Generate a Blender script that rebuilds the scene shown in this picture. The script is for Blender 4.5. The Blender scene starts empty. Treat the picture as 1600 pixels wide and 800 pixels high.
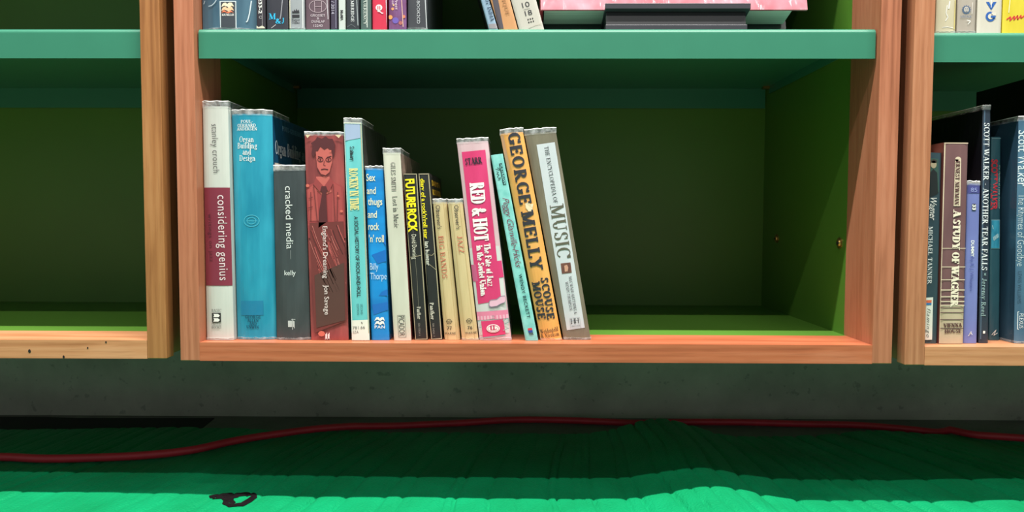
import bpy, math, random
from math import sin, cos, pi, radians, sqrt
random.seed(7)
S = bpy.context.scene
COL = S.collection

# ------------------------------------------------------------------ camera
H = 0.312                      # lens height above the floor
DF = 0.74                      # distance from the lens to the bookcase fronts
FPX, PITCH, YAW, ROLL = 1134.08, 0.05023545, -0.01000829, 0.00246159
def _basis():
    F = (sin(YAW)*cos(PITCH), cos(YAW)*cos(PITCH), -sin(PITCH)); R = (cos(YAW), -sin(YAW), 0)
    U = (R[1]*F[2]-R[2]*F[1], R[2]*F[0]-R[0]*F[2], R[0]*F[1]-R[1]*F[0])
    R2 = tuple(cos(ROLL)*a+sin(ROLL)*b for a, b in zip(R, U)); U2 = tuple(-sin(ROLL)*a+cos(ROLL)*b for a, b in zip(R, U))
    return F, R2, U2
CF, CR, CU = _basis()
from mathutils import Matrix, Vector, noise
cd = bpy.data.cameras.new('camera'); cam = bpy.data.objects.new('camera', cd); COL.objects.link(cam)
cd.sensor_width = 36; cd.lens = FPX/1600*36; cd.clip_start = 0.01
cam.matrix_world = Matrix(((CR[0], CU[0], -CF[0], 0), (CR[1], CU[1], -CF[1], -DF), (CR[2], CU[2], -CF[2], H), (0, 0, 0, 1)))
S.camera = cam

def ray(x, y): return tuple(f+r*(x-800)/FPX-u*(y-400)/FPX for f, r, u in zip(CF, CR, CU))
def at(x, y, Y):               # point of the plane Y seen at a place of the photograph
    r = ray(x, y); t = (Y+DF)/r[1]; return r[0]*t, Y, r[2]*t+H
def atz(x, y, Z):
    r = ray(x, y); t = (Z-H)/r[2]; return r[0]*t, r[1]*t-DF, Z
def atx(x, y, X):
    r = ray(x, y); t = X/r[0]; return X, r[1]*t-DF, r[2]*t+H

# ------------------------------------------------------------------ world, lamps, exposure
w = bpy.data.worlds.new('world'); S.world = w; w.use_nodes = True
w.node_tree.nodes['Background'].inputs[0].default_value = (0.9, 0.95, 1.0, 1)
w.node_tree.nodes['Background'].inputs[1].default_value = 0.27
def lamp(name, y, z, watts, tilt, length=2.6, width=0.035, x=0.1, col=(1, 0.97, 0.93)):
    l = bpy.data.lights.new(name, 'AREA'); l.shape = 'RECTANGLE'; l.size = length; l.size_y = width; l.energy = watts; l.color = col
    o = bpy.data.objects.new(name, l); COL.objects.link(o); o.location = (x, y, z); o.rotation_euler = (radians(tilt), 0, 0)
lamp('ceiling_lamp_over_bookcase', -0.58, 2.4, 154, 12)
lamp('ceiling_lamp_over_aisle', -1.48, 2.4, 33, 32)
S.view_settings.view_transform = 'Standard'; S.view_settings.look = 'None'; S.view_settings.gamma = 1
S.view_settings.use_curve_mapping = False; S.view_settings.exposure = 0.0

# ------------------------------------------------------------------ materials
def lin(c):
    return tuple((v/255/12.92 if v <= 10 else ((v/255+0.055)/1.055)**2.4) for v in c)
_mc = {}
def nodemat(name):
    m = bpy.data.materials.new(name); m.use_nodes = True; nt = m.node_tree
    return m, nt, nt.nodes['Principled BSDF']
def N(nt, t, **k):
    n = nt.nodes.new(t)
    for a, b in k.items(): setattr(n, a, b)
    return n
def coordmap(nt, scale, kind='Object'):
    tc = N(nt, 'ShaderNodeTexCoord'); mp = N(nt, 'ShaderNodeMapping'); mp.inputs['Scale'].default_value = scale
    nt.links.new(tc.outputs[kind], mp.inputs['Vector']); return mp
def ramp(nt, stops):
    r = N(nt, 'ShaderNodeValToRGB'); e = r.color_ramp.elements
    while len(e) < len(stops): e.new(0.5)
    for i, (p, c) in enumerate(stops): e[i].position = p; e[i].color = (*c, 1)
    return r
def plain(col, rough=0.5, coat=0.0, var=0.06, bump=0.0, scale=60, metal=0.0, stretch=(1, 1, 1), spec=0.5):
    """painted / printed surface with a slight mottling; col is sRGB 0-255"""
    key = (tuple(col), rough, coat, var, bump, scale, metal, stretch, spec)
    if key in _mc: return _mc[key]
    m, nt, b = nodemat('surface_%d_%d_%d' % tuple(col)); c = lin(col)
    mp = coordmap(nt, stretch); n = N(nt, 'ShaderNodeTexNoise'); n.inputs['Scale'].default_value = scale; n.inputs['Detail'].default_value = 4
    nt.links.new(mp.outputs[0], n.inputs['Vector'])
    r = ramp(nt, [(0.3, tuple(v*(1-var) for v in c)), (0.7, tuple(min(1, v*(1+var)) for v in c))])
    nt.links.new(n.outputs['Fac'], r.inputs[0]); nt.links.new(r.outputs[0], b.inputs['Base Color'])
    b.inputs['Roughness'].default_value = rough; b.inputs['Metallic'].default_value = metal
    b.inputs['Specular IOR Level'].default_value = spec
    b.inputs['Coat Weight'].default_value = coat; b.inputs['Coat Roughness'].default_value = 0.12
    if bump:
        bp = N(nt, 'ShaderNodeBump'); bp.inputs['Strength'].default_value = bump; bp.inputs['Distance'].default_value = 0.002
        nt.links.new(n.outputs['Fac'], bp.inputs['Height']); nt.links.new(bp.outputs[0], b.inputs['Coat Normal'] if coat else b.inputs['Normal'])
    _mc[key] = m; return m
def jacket(col, col2=None, rough=0.45, coat=0.6, var=0.07, scale=22, stretch=(2.2, 1, .5)):
    """book jacket in a clear plastic sleeve: printed colour under a crinkled glossy coat"""
    key = ('j', tuple(col), tuple(col2 or ()), rough, coat, var, scale, stretch)
    if key in _mc: return _mc[key]
    m, nt, b = nodemat('jacket_%d_%d_%d' % tuple(col)); c = lin(col); c2 = lin(col2) if col2 else tuple(min(1, v*(1+var)) for v in c)
    mp = coordmap(nt, stretch); n = N(nt, 'ShaderNodeTexNoise'); n.inputs['Scale'].default_value = scale; n.inputs['Detail'].default_value = 3
    nt.links.new(mp.outputs[0], n.inputs['Vector'])
    r = ramp(nt, [(0.38, tuple(v*(1-var) for v in c)), (0.66, c2)])
    nt.links.new(n.outputs['Fac'], r.inputs[0]); nt.links.new(r.outputs[0], b.inputs['Base Color'])
    b.inputs['Roughness'].default_value = rough; b.inputs['Coat Weight'].default_value = coat; b.inputs['Coat Roughness'].default_value = 0.1
    mp2 = coordmap(nt, (3, 3, .6)); n2 = N(nt, 'ShaderNodeTexNoise'); n2.inputs['Scale'].default_value = 38; n2.inputs['Detail'].default_value = 2
    nt.links.new(mp2.outputs[0], n2.inputs['Vector'])
    bp = N(nt, 'ShaderNodeBump'); bp.inputs['Strength'].default_value = 0.5; bp.inputs['Distance'].default_value = 0.004
    nt.links.new(n2.outputs['Fac'], bp.inputs['Height']); nt.links.new(bp.outputs[0], b.inputs['Coat Normal'])
    _mc[key] = m; return m
def ink(col): return plain(col, 0.55, 0.0, 0.03)
def wood(name, dark, mid, light, axis):
    m, nt, b = nodemat(name)
    sc = {'x': (1.6, 26, 26), 'z': (26, 26, 1.6)}[axis]
    mp = coordmap(nt, sc); n = N(nt, 'ShaderNodeTexNoise'); n.inputs['Scale'].default_value = 3.2; n.inputs['Detail'].default_value = 6; n.inputs['Distortion'].default_value = 0.9
    nt.links.new(mp.outputs[0], n.inputs['Vector'])
    wv = N(nt, 'ShaderNodeTexWave', wave_type='BANDS'); wv.bands_direction = 'Z' if axis == 'x' else 'X'
    mp3 = coordmap(nt, {'x': (.35, 5, 5), 'z': (5, 5, .35)}[axis]); nt.links.new(mp3.outputs[0], wv.inputs['Vector'])
    wv.inputs['Scale'].default_value = 9; wv.inputs['Distortion'].default_value = 5; wv.inputs['Detail'].default_value = 3; wv.inputs['Detail Scale'].default_value = 1.2
    mx = N(nt, 'ShaderNodeMath', operation='MULTIPLY_ADD'); mx.inputs[1].default_value = 0.14
    nt.links.new(wv.outputs['Fac'], mx.inputs[0])
    ad = N(nt, 'ShaderNodeMath', operation='MULTIPLY'); ad.inputs[1].default_value = 0.86; nt.links.new(n.outputs['Fac'], ad.inputs[0]); nt.links.new(ad.outputs[0], mx.inputs[2])
    r = ramp(nt, [(0.18, lin(dark)), (0.5, lin(mid)), (0.85, lin(light))]); nt.links.new(mx.outputs[0], r.inputs[0])
    # fine dark pores
    mp2 = coordmap(nt, {'x': (6, 160, 160), 'z': (160, 160, 6)}[axis]); n2 = N(nt, 'ShaderNodeTexNoise'); n2.inputs['Scale'].default_value = 4
    nt.links.new(mp2.outputs[0], n2.inputs['Vector']); r2 = ramp(nt, [(0.3, (.72, .68, .64)), (0.48, (1, 1, 1))]); nt.links.new(n2.outputs['Fac'], r2.inputs[0])
    mm = N(nt, 'ShaderNodeMix', data_type='RGBA', blend_type='MULTIPLY'); mm.inputs[0].default_value = 0.55
    nt.links.new(r.outputs[0], mm.inputs[6]); nt.links.new(r2.outputs[0], mm.inputs[7]); nt.links.new(mm.outputs[2], b.inputs['Base Color'])
    b.inputs['Roughness'].default_value = 0.42; b.inputs['Specular IOR Level'].default_value = 0.4
    bp = N(nt, 'ShaderNodeBump'); bp.inputs['Strength'].default_value = 0.12; bp.inputs['Distance'].default_value = 0.0008
    nt.links.new(mx.outputs[0], bp.inputs['Height']); nt.links.new(bp.outputs[0], b.inputs['Normal'])
    return m
TEAL = plain((54, 126, 100), 0.38, 0.0, 0.03, 0.0, 30)
GREEN = plain((84, 130, 44), 0.42, 0.0, 0.05, 0.0, 8)
BLACK = plain((14, 14, 14), 0.8)
BRASS = plain((186, 150, 84), 0.35, metal=0.9)
PAPER = plain((226, 216, 192), 0.9, 0, 0.1, 0.0, 300, stretch=(6, 1, .05))
WHITE = ink((236, 236, 230))
def sleeve_mat():
    m, nt, b = nodemat('clear_plastic_sleeve')
    out = nt.nodes['Material Output']; tr = N(nt, 'ShaderNodeBsdfTransparent'); mx = N(nt, 'ShaderNodeMixShader')
    b.inputs['Base Color'].default_value = (.72, .74, .74, 1); b.inputs['Roughness'].default_value = 0.15
    mp = coordmap(nt, (1, 1, 1)); n = N(nt, 'ShaderNodeTexNoise'); n.inputs['Scale'].default_value = 180; nt.links.new(mp.outputs[0], n.inputs['Vector'])
    r = ramp(nt, [(0.4, (.1, .1, .1)), (0.72, (.42, .42, .42))]); nt.links.new(n.outputs['Fac'], r.inputs[0]); nt.links.new(r.outputs[0], mx.inputs[0])
    nt.links.new(tr.outputs[0], mx.inputs[1]); nt.links.new(b.outputs[0], mx.inputs[2]); nt.links.new(mx.outputs[0], out.inputs['Surface'])
    return m
SLEEVE = sleeve_mat()
RIM = plain((235, 235, 230), 0.3, 0, 0.15, 0, 200)

# ------------------------------------------------------------------ mesh helpers
class MB:
    def __init__(s): s.v = []; s.f = []; s.mi = []; s.mats = []; s.smooth = []
    def slot(s, m):
        if m not in s.mats: s.mats.append(m)
        return s.mats.index(m)
    def add(s, vs, fs, m, smooth=False):
        b = len(s.v); s.v += [tuple(p) for p in vs]; k = s.slot(m)
        for f in fs: s.f.append(tuple(b+i for i in f)); s.mi.append(k); s.smooth.append(smooth)
    def box(s, a, b, m, mats=None):
        x0, y0, z0 = a; x1, y1, z1 = b
        vs = [(x, y, z) for z in (z0, z1) for y in (y0, y1) for x in (x0, x1)]
        fs = [('-z', (0, 2, 3, 1)), ('+z', (4, 5, 7, 6)), ('-y', (0, 1, 5, 4)), ('+y', (2, 6, 7, 3)), ('-x', (0, 4, 6, 2)), ('+x', (1, 3, 7, 5))]
        base = len(s.v); s.v += vs
        for n, f in fs: s.f.append(tuple(base+i for i in f)); s.mi.append(s.slot((mats or {}).get(n, m))); s.smooth.append(False)
    def prism(s, prof, x0, x1, m, smooth=False):     # prof: closed (y, z) loop, extruded along x
        n = len(prof); vs = [(x0, y, z) for y, z in prof]+[(x1, y, z) for y, z in prof]
        s.add(vs, [(i, (i+1) % n, n+(i+1) % n, n+i) for i in range(n)], m, smooth)
        s.add(vs[:n], [tuple(range(n))[::-1]], m); s.add(vs[n:], [tuple(range(n))], m)
    def prismz(s, prof, z0, z1, m):                  # prof: closed (x, y) loop, extruded along z
        n = len(prof); vs = [(x, y, z0) for x, y in prof]+[(x, y, z1) for x, y in prof]
        s.add(vs, [(i, (i+1) % n, n+(i+1) % n, n+i) for i in range(n)]+[tuple(range(n))[::-1], tuple(range(n, 2*n))], m)
    def build(s, name, parent=None, origin=(0, 0, 0), bevel=0):
        me = bpy.data.meshes.new(name); ox, oy, oz = origin
        me.from_pydata([(x-ox, y-oy, z-oz) for x, y, z in s.v], [], s.f)
        for m in s.mats: me.materials.append(m)
        me.polygons.foreach_set('material_index', s.mi); me.polygons.foreach_set('use_smooth', s.smooth); me.update()
        o = bpy.data.objects.new(name, me); COL.objects.link(o)
        if parent: o.parent = parent
        else: o.location = origin
        if bevel:
            b = o.modifiers.new('bevel', 'BEVEL'); b.width = bevel; b.segments = 2; b.limit_method = 'ANGLE'; b.angle_limit = radians(40)
        return o
def tag(o, label, cat, group=None, kind=None):
    if label: o['label'] = label
    if cat: o['category'] = cat
    if group: o['group'] = group
    if kind: o['kind'] = kind
    return o
def thing(name, label, cat, loc, group=None):
    o = bpy.data.objects.new(name, None); COL.objects.link(o); o.location = loc; o.empty_display_size = 0.02
    return tag(o, label, cat, group)

# ------------------------------------------------------------------ lettering
_fc = {}
def sans(txt, bold=0.0, shear=0.0, space=1.0):
    k = (txt, bold, shear, space)
    if k in _fc: return _fc[k]
    cu = bpy.data.curves.new('lettering', 'FONT'); cu.body = txt; cu.size = 1.37; cu.resolution_u = 3; cu.offset = bold; cu.shear = shear; cu.space_character = space
    ob = bpy.data.objects.new('lettering', cu); me = bpy.data.meshes.new_from_object(ob)
    out = [[tuple(me.vertices[i].co[:2]) for i in p.vertices] for p in me.polygons]
    bpy.data.objects.remove(ob); bpy.data.curves.remove(cu); bpy.data.meshes.remove(me)
    _fc[k] = out; return out
# Roman letters drawn from strokes: V stem, v thin stem, H bar, D/d thick/thin diagonal, A arc with swelling sides, S foot serif, P plain dot
G = {
'A': (.8, 'd .1 0 .4 1;D .7 0 .4 1;H .33 .2 .6;S .1 0;S .7 0'),
'B': (.72, 'V .18 0 1;H 1 .08 .36;H .52 .18 .4;H 0 .08 .4;A .36 .76 .26 .24 -90 90;A .38 .26 .3 .26 -90 90'),
'C': (.75, 'A .42 .5 .38 .5 40 320;V .72 .7 .97'),
'D': (.82, 'V .18 0 1;H 1 .08 .38;H 0 .08 .38;A .36 .5 .4 .5 -90 90;S .18 1;S .18 0'),
'E': (.68, 'V .18 0 1;H 1 .08 .6;H .52 .18 .48;H 0 .08 .62;v .6 .72 1;v .62 0 .28;v .48 .4 .64'),
'F': (.64, 'V .18 0 1;H 1 .08 .6;H .5 .18 .46;v .6 .72 1;v .46 .38 .62;S .18 0'),
'G': (.8, 'A .42 .5 .38 .5 40 330;V .68 .05 .42;S .68 .44;v .72 .7 .97'),
'H': (.84, 'V .18 0 1;V .66 0 1;H .52 .18 .66;S .18 0;S .18 1;S .66 0;S .66 1'),
'I': (.36, 'V .18 0 1;S .18 0;S .18 1'),
'J': (.5, 'V .32 .2 1;A .16 .2 .16 .2 180 360;S .32 1'),
'K': (.8, 'V .18 0 1;d .22 .4 .62 1;D .34 .55 .68 0;S .18 0;S .18 1;S .62 1;S .68 0'),
'L': (.64, 'V .18 0 1;H 0 .08 .6;v .6 0 .3;S .18 1'),
'M': (.98, 'v .14 0 1;D .16 1 .47 .05;d .47 .05 .8 1;V .82 0 1;S .14 0;S .12 1;S .82 0;S .84 1'),
'N': (.84, 'v .16 0 1;D .16 1 .68 0;v .68 0 1;S .16 0;S .12 1;S .68 1'),
'O': (.84, 'A .42 .5 .4 .5 0 360'),
'P': (.68, 'V .18 0 1;H 1 .08 .36;H .46 .18 .36;A .36 .73 .28 .27 -90 90;S .18 0'),
'Q': (.84, 'A .42 .5 .4 .5 0 360;D .42 .1 .78 -.2'),
'R': (.78, 'V .18 0 1;H 1 .08 .36;H .5 .18 .36;A .36 .75 .27 .25 -90 90;D .36 .5 .68 0;S .18 0;S .7 0'),
'S': (.62, 'A .31 .75 .24 .25 20 270;A .31 .25 .26 .26 -160 90;v .53 .7 .95;v .07 .05 .3'),
'T': (.72, 'V .36 0 1;H 1 .05 .67;v .06 .72 1;v .66 .72 1;S .36 0'),
'U': (.82, 'V .18 .3 1;A .41 .33 .25 .33 180 360;v .66 .3 1;S .18 1;S .66 1'),
'V': (.8, 'D .1 1 .4 0;d .4 0 .7 1;S .1 1;S .7 1'),
'W': (1.1, 'D .08 1 .32 0;d .32 0 .55 1;D .5 1 .76 0;d .76 0 1 1;S .08 1;S .52 1;S 1 1'),
'X': (.78, 'D .1 1 .66 0;d .1 0 .66 1;S .1 1;S .66 0;S .1 0;S .66 1'),
'Y': (.76, 'D .1 1 .38 .45;d .38 .45 .66 1;V .38 0 .48;S .1 1;S .66 1;S .38 0'),
'Z': (.68, 'H 1 .08 .6;D .56 1 .08 0;H 0 .06 .62;v .08 .75 1;v .62 0 .25'),
'&': (.86, 'A .36 .76 .19 .24 0 360;A .34 .26 .28 .27 60 330;D .24 .62 .76 0;d .56 .12 .72 .48;S .7 .48'),
'-': (.4, 'H .4 .06 .34'), '.': (.3, 'P .14 .06'), "'": (.22, 'V .1 .7 1'), ' ': (.34, ''), '*': (.6, 'D .1 .4 .5 .8;D .1 .8 .5 .4'),
'a': (.56, 'A .24 .2 .2 .2 90 360;V .42 0 .5;A .26 .48 .17 .2 0 160;H .36 .2 .42;S .46 0'),
'b': (.6, 'V .14 0 1.02;A .32 .33 .24 .34 -100 100;S .12 1'),
'c': (.5, 'A .28 .33 .24 .34 50 310;P .43 .5'),
'd': (.62, 'V .46 0 1.02;A .28 .33 .24 .34 80 280;S .44 1;S .5 0'),
'e': (.54, 'A .28 .33 .24 .34 0 315;H .36 .08 .48'),
'f': (.4, 'V .17 0 .8;A .3 .8 .13 .2 60 180;H .64 .02 .36;S .17 0'),
'g': (.56, 'A .26 .42 .2 .25 0 360;A .26 -.08 .24 .17 0 360;H .64 .38 .54'),
'h': (.64, 'V .14 0 1.02;A .3 .4 .19 .27 0 120;V .48 0 .42;S .14 0;S .48 0;S .12 1'),
'i': (.32, 'V .16 0 .66;P .16 .86;S .16 0;S .13 .65'),
'j': (.3, 'V .18 -.1 .66;P .18 .86;A .08 -.1 .1 .15 180 360'),
'k': (.6, 'V .14 0 1.02;d .18 .28 .46 .64;D .26 .36 .5 0;S .14 0;S .5 0'),
'l': (.32, 'V .16 0 1.02;S .16 0;S .13 1'),
'm': (.96, 'V .14 0 .66;A .3 .4 .18 .27 0 120;V .47 0 .42;A .62 .4 .18 .27 0 120;V .79 0 .42;S .14 0;S .47 0;S .79 0;S .11 .65'),
'n': (.64, 'V .14 0 .66;A .3 .4 .19 .27 0 120;V .48 0 .42;S .14 0;S .48 0;S .11 .65'),
'o': (.56, 'A .28 .33 .25 .34 0 360'),
'p': (.6, 'V .14 -.28 .66;A .32 .33 .24 .34 -100 100;S .14 -.28'),
'r': (.46, 'V .14 0 .66;A .32 .42 .17 .24 50 150;P .42 .54;S .14 0'),
's': (.44, 'A .22 .5 .16 .17 20 270;A .22 .17 .17 .18 -160 90'),
't': (.38, 'V .16 .12 .86;H .64 .02 .34;A .27 .14 .12 .15 180 300'),
'u': (.64, 'V .14 .22 .66;A .3 .24 .17 .25 180 330;V .48 0 .66;S .1 .65;S .44 .65'),
'v': (.56, 'D .08 .66 .28 0;d .28 0 .5 .66;S .08 .66;S .48 .66'),
'w': (.8, 'D .06 .66 .24 0;d .24 0 .4 .66;D .4 .66 .58 0;d .58 0 .74 .66'),
'x': (.56, 'D .08 .66 .48 0;d .08 0 .48 .66'),
'y': (.56, 'D .08 .66 .3 0;d .5 .66 .2 -.26;S .08 .66;S .5 .66'),
'z': (.5, 'H .66 .06 .44;d .42 .66 .08 0;H 0 .06 .46'),
}
def serif(txt, T=.14, t=.06, sl=.12, gap=.05):
    k = ('s', txt, T, t, sl, gap)
    if k in _fc: return _fc[k]
    out = []; x0 = 0
    def q(x, y, X, Y): out.append([(x0+x, y), (x0+X, y), (x0+X, Y), (x0+x, Y)])
    for ch in txt:
        adv, code = G.get(ch) or G['-']
        for c in filter(None, code.split(';')):
            p = c.split(); op = p[0]; a = [float(v) for v in p[1:]]
            if op in 'Vv':
                ww = T if op == 'V' else t; q(a[0]-ww/2, a[1], a[0]+ww/2, a[2])
            elif op == 'H':
                y = min(max(a[0], t/2), (1 if a[0] > .7 else a[0]+1)-t/2); q(a[1], y-t/2, a[2], y+t/2)
            elif op in 'Dd':
                ww = (T if op == 'D' else t)*.55; out.append([(x0+a[0]-ww, a[1]), (x0+a[0]+ww, a[1]), (x0+a[2]+ww, a[3]), (x0+a[2]-ww, a[3])])
            elif op == 'S':
                y = a[1]; lo = y if y < .5 and y >= -.3 and y in (0, -.28) else y-t; q(a[0]-T/2-sl*.5, lo, a[0]+T/2+sl*.5, lo+t)
            elif op == 'P': q(a[0]-T*.55, a[1]-T*.45, a[0]+T*.55, a[1]+T*.45)
            elif op == 'A':
                cx, cy, rx, ry, d0, d1 = a; n = max(4, int(abs(d1-d0)/24)); prev = None
                for i in range(n+1):
                    th = radians(d0+(d1-d0)*i/n); ww = t+(T-t)*abs(cos(th))**1.3
                    o_ = (x0+cx+rx*cos(th), cy+ry*sin(th)); i_ = (x0+cx+max(.01, rx-ww)*cos(th), cy+max(.01, ry-(t+(ww-t)*.35))*sin(th))
                    if prev: out.append([prev[0], o_, i_, prev[1]])
                    prev = (o_, i_)
        x0 += adv+gap
    _fc[k] = out; return out

# ------------------------------------------------------------------ books
LAY = 0.00022
ROW = dict(on=False, edge=None)
def start_row(x, z0, z1): ROW.update(on=True, edge=((x, z0), (x, z1)))
class Book:
    """one book: a quadrilateral of the spine (world X, Z), a front depth and a board depth"""
    def __init__(s, name, label, group, quad, yf, depth, col, bulge=0.001, power=8, hard=False, left=None, right=None, pages=True, cat='book', rest=None):
        s.q = quad; s.yf = yf; s.bulge = bulge; s.power = power; s.depth = depth; s.hard = hard
        (s.TL, s.TR, s.BR, s.BL) = quad
        if rest is not None:
            s.BL = (s.BL[0], rest+.0003); s.BR = (s.BR[0], rest+.0003)
        if ROW['on']:                                      # stand clear of the left neighbour
            g = .0013; pb, pt = ROW['edge']
            def xe(e0, e1, z): return e0[0]+(e1[0]-e0[0])*(z-e0[1])/(e1[1]-e0[1])
            dx = xe(pb, pt, s.BL[1])+g-s.BL[0]
            if dx > 0: s.BL = (s.BL[0]+dx, s.BL[1])
            zc = min(pt[1], s.TL[1]); d = xe(pb, pt, zc)+g-xe(s.BL, s.TL, zc)
            if d > 0: s.TL = (s.TL[0]+d*(s.TL[1]-s.BL[1])/(zc-s.BL[1]), s.TL[1])
            if max(dx, d) > .0012: print('CLEAR', label, round(dx*1000, 1), round(d*1000, 1))
            ROW['edge'] = (s.BR, s.TR)
        s.loc = ((s.BL[0]+s.BR[0])/2, yf, (s.BL[1]+s.BR[1])/2)
        s.root = thing(name, label, cat, s.loc, group); s.w = s.BR[0]-s.BL[0]
        s.mb = MB(); t = .0026 if hard else .0007; s.tu = min(.2, t/s.w); s.layer = 0
        us = [0, .015, .05, .12, .22, .34, .5, .66, .78, .88, .95, .985, 1]
        outer = [(0, yf+depth)]+[(u, s.sy(u)) for u in us]+[(1, yf+depth)]
        inner = [(s.tu, yf+depth)]+[(s.tu+(1-2*s.tu)*u, s.sy(u)+t) for u in us]+[(1-s.tu, yf+depth)]
        n = len(outer); vs = []
        for prof in (outer, inner):
            for v in (0, 1):
                for u, y in prof: x, z = s.P(u, v); vs.append((x, y, z))
        ix = lambda k, v, i: k*2*n+v*n+i
        left = left or col; right = right or col
        for i in range(n-1):
            m = left if i == 0 else right if i == n-2 else col
            s.mb.add([vs[ix(0, 0, i)], vs[ix(0, 0, i+1)], vs[ix(0, 1, i+1)], vs[ix(0, 1, i)]], [(0, 1, 2, 3)], m, 0 < i < n-2)
            s.mb.add([vs[ix(1, 0, i)], vs[ix(1, 0, i+1)], vs[ix(1, 1, i+1)], vs[ix(1, 1, i)]], [(3, 2, 1, 0)], m)
            for v in (0, 1):
                f = (0, 1, 2, 3) if v else (3, 2, 1, 0)
                s.mb.add([vs[ix(0, v, i)], vs[ix(0, v, i+1)], vs[ix(1, v, i+1)], vs[ix(1, v, i)]], [f], m)
        for i in (0, n-1):
            s.mb.add([vs[ix(0, 0, i)], vs[ix(0, 1, i)], vs[ix(1, 1, i)], vs[ix(1, 0, i)]], [(0, 1, 2, 3)], left if i == 0 else right)
        if pages:
            pm = MB(); e = .012 if hard else .002; y0 = yf+bulge+t+.0004; y1 = yf+depth-(.004 if hard else .0003); a = s.tu+.0002/s.w
            vv = []
            for v in (e, 1-e):
                for u, y in ((a, y0), (1-a, y0), (1-a, y1), (a, y1)): x, z = s.P(u, v); vv.append((x, y, z))
            pm.add(vv, [(3, 2, 1, 0), (4, 5, 6, 7), (0, 1, 5, 4), (1, 2, 6, 5), (2, 3, 7, 6), (3, 0, 4, 7)], PAPER)
            pm.build('pages', s.root, s.loc)
    def sy(s, u): return s.yf+s.bulge*min(1, abs(2*u-1))**s.power
    def P(s, u, v):
        a = [(1-u)*(1-v), u*(1-v), u*v, (1-u)*v]; c = (s.BL, s.BR, s.TR, s.TL)
        return sum(k*p[0] for k, p in zip(a, c)), sum(k*p[1] for k, p in zip(a, c))
    def surf(s, X, Z):                                     # X, Z on the spine -> point just in front of it
        v = .5; u = .5
        for _ in range(4):
            l, r = s.P(0, v), s.P(1, v); u = (X-l[0])/(r[0]-l[0]); u = min(1, max(0, u))
            b, t = s.P(u, 0), s.P(u, 1); v = (Z-b[1])/(t[1]-b[1])
        return (X, s.sy(u)-LAY*(s.layer+1), Z)
    def px(s, x, y, lim=True):
        X, _, Z = at(x, y, s.yf)
        if lim:
            v = min(.999, max(.001, (Z-s.BL[1])/(s.TL[1]-s.BL[1]))); l, r = s.P(0.004, v), s.P(.996, v)
            X = min(r[0], max(l[0], X)); Z = min(max(Z, s.BL[1]+.0003), max(s.TL[1], s.TR[1]))
        return s.surf(X, Z)
    def up(s): s.layer += 1; return s
    def poly(s, pts, m, target=None):
        P = [s.px(*p) for p in pts]
        if s.bulge <= .0022:                               # nearly flat spine: keep the printed patch level and in front
            y = min(p[1] for p in P)
            zc = sum(p[2] for p in P)/len(P); v = (zc-s.BL[1])/(s.TL[1]-s.BL[1]); xm = s.P(.5, min(1, max(0, v)))[0]
            if min(p[0] for p in P) < xm < max(p[0] for p in P): y = s.yf-LAY*(s.layer+1)
            P = [(p[0], y, p[2]) for p in P]
        (target or s.mb).add(P, [tuple(range(len(P)))[::-1]], m)
    def panel(s, tl, tr, br, bl, m, nu=10, nv=6, target=None):
        vs = []
        for j in range(nv+1):
            for i in range(nu+1):
                u, v = i/nu, j/nv
                vs.append(s.px(*[(1-u)*(1-v)*a+u*(1-v)*b+u*v*c+(1-u)*v*d for a, b, c, d in zip(tl, tr, br, bl)]))
        k = nu+1
        (target or s.mb).add(vs, [(j*k+i, (j+1)*k+i, (j+1)*k+i+1, j*k+i+1) for j in range(nv) for i in range(nu)], m, True)
    def band(s, y0, y1, m, dy=0):                          # across the whole spine between two heights of the photograph
        out = []
        for y in (y0, y1):
            z = at((s.BL[0]*0+800), y, s.yf)[2]; out.append(z)
        vs = []; nu = 12
        for z in out:
            v = (z-s.BL[1])/(s.TL[1]-s.BL[1]); v = min(1, max(0, v))
            for i in range(nu+1):
                X, Z = s.P(i/nu, v); vs.append(s.surf(X, Z))
        k = nu+1; s.mb.add(vs, [(i, k+i, k+i+1, i+1) for i in range(nu)], m, True)
    def line(s, pts, wd, m, closed=False):
        pts = list(pts)+([pts[0]] if closed else [])
        for (x, y), (X, Y) in zip(pts, pts[1:]):
            L = math.hypot(X-x, Y-y) or 1; nx, ny = -(Y-y)/L*wd/2, (X-x)/L*wd/2
            s.poly([(x+nx, y+ny), (X+nx, Y+ny), (X-nx, Y-ny), (x-nx, y-ny)], m)
    def ell(s, cx, cy, rx, ry, m, n=20, a0=0, a1=360): s.poly([(cx+rx*cos(radians(a0+(a1-a0)*i/n)), cy-ry*sin(radians(a0+(a1-a0)*i/n))) for i in range(n)], m)
    def ring(s, cx, cy, rx, ry, wd, m, n=18): s.line([(cx+rx*cos(2*pi*i/n), cy-ry*sin(2*pi*i/n)) for i in range(n)], wd, m, True)
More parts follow.
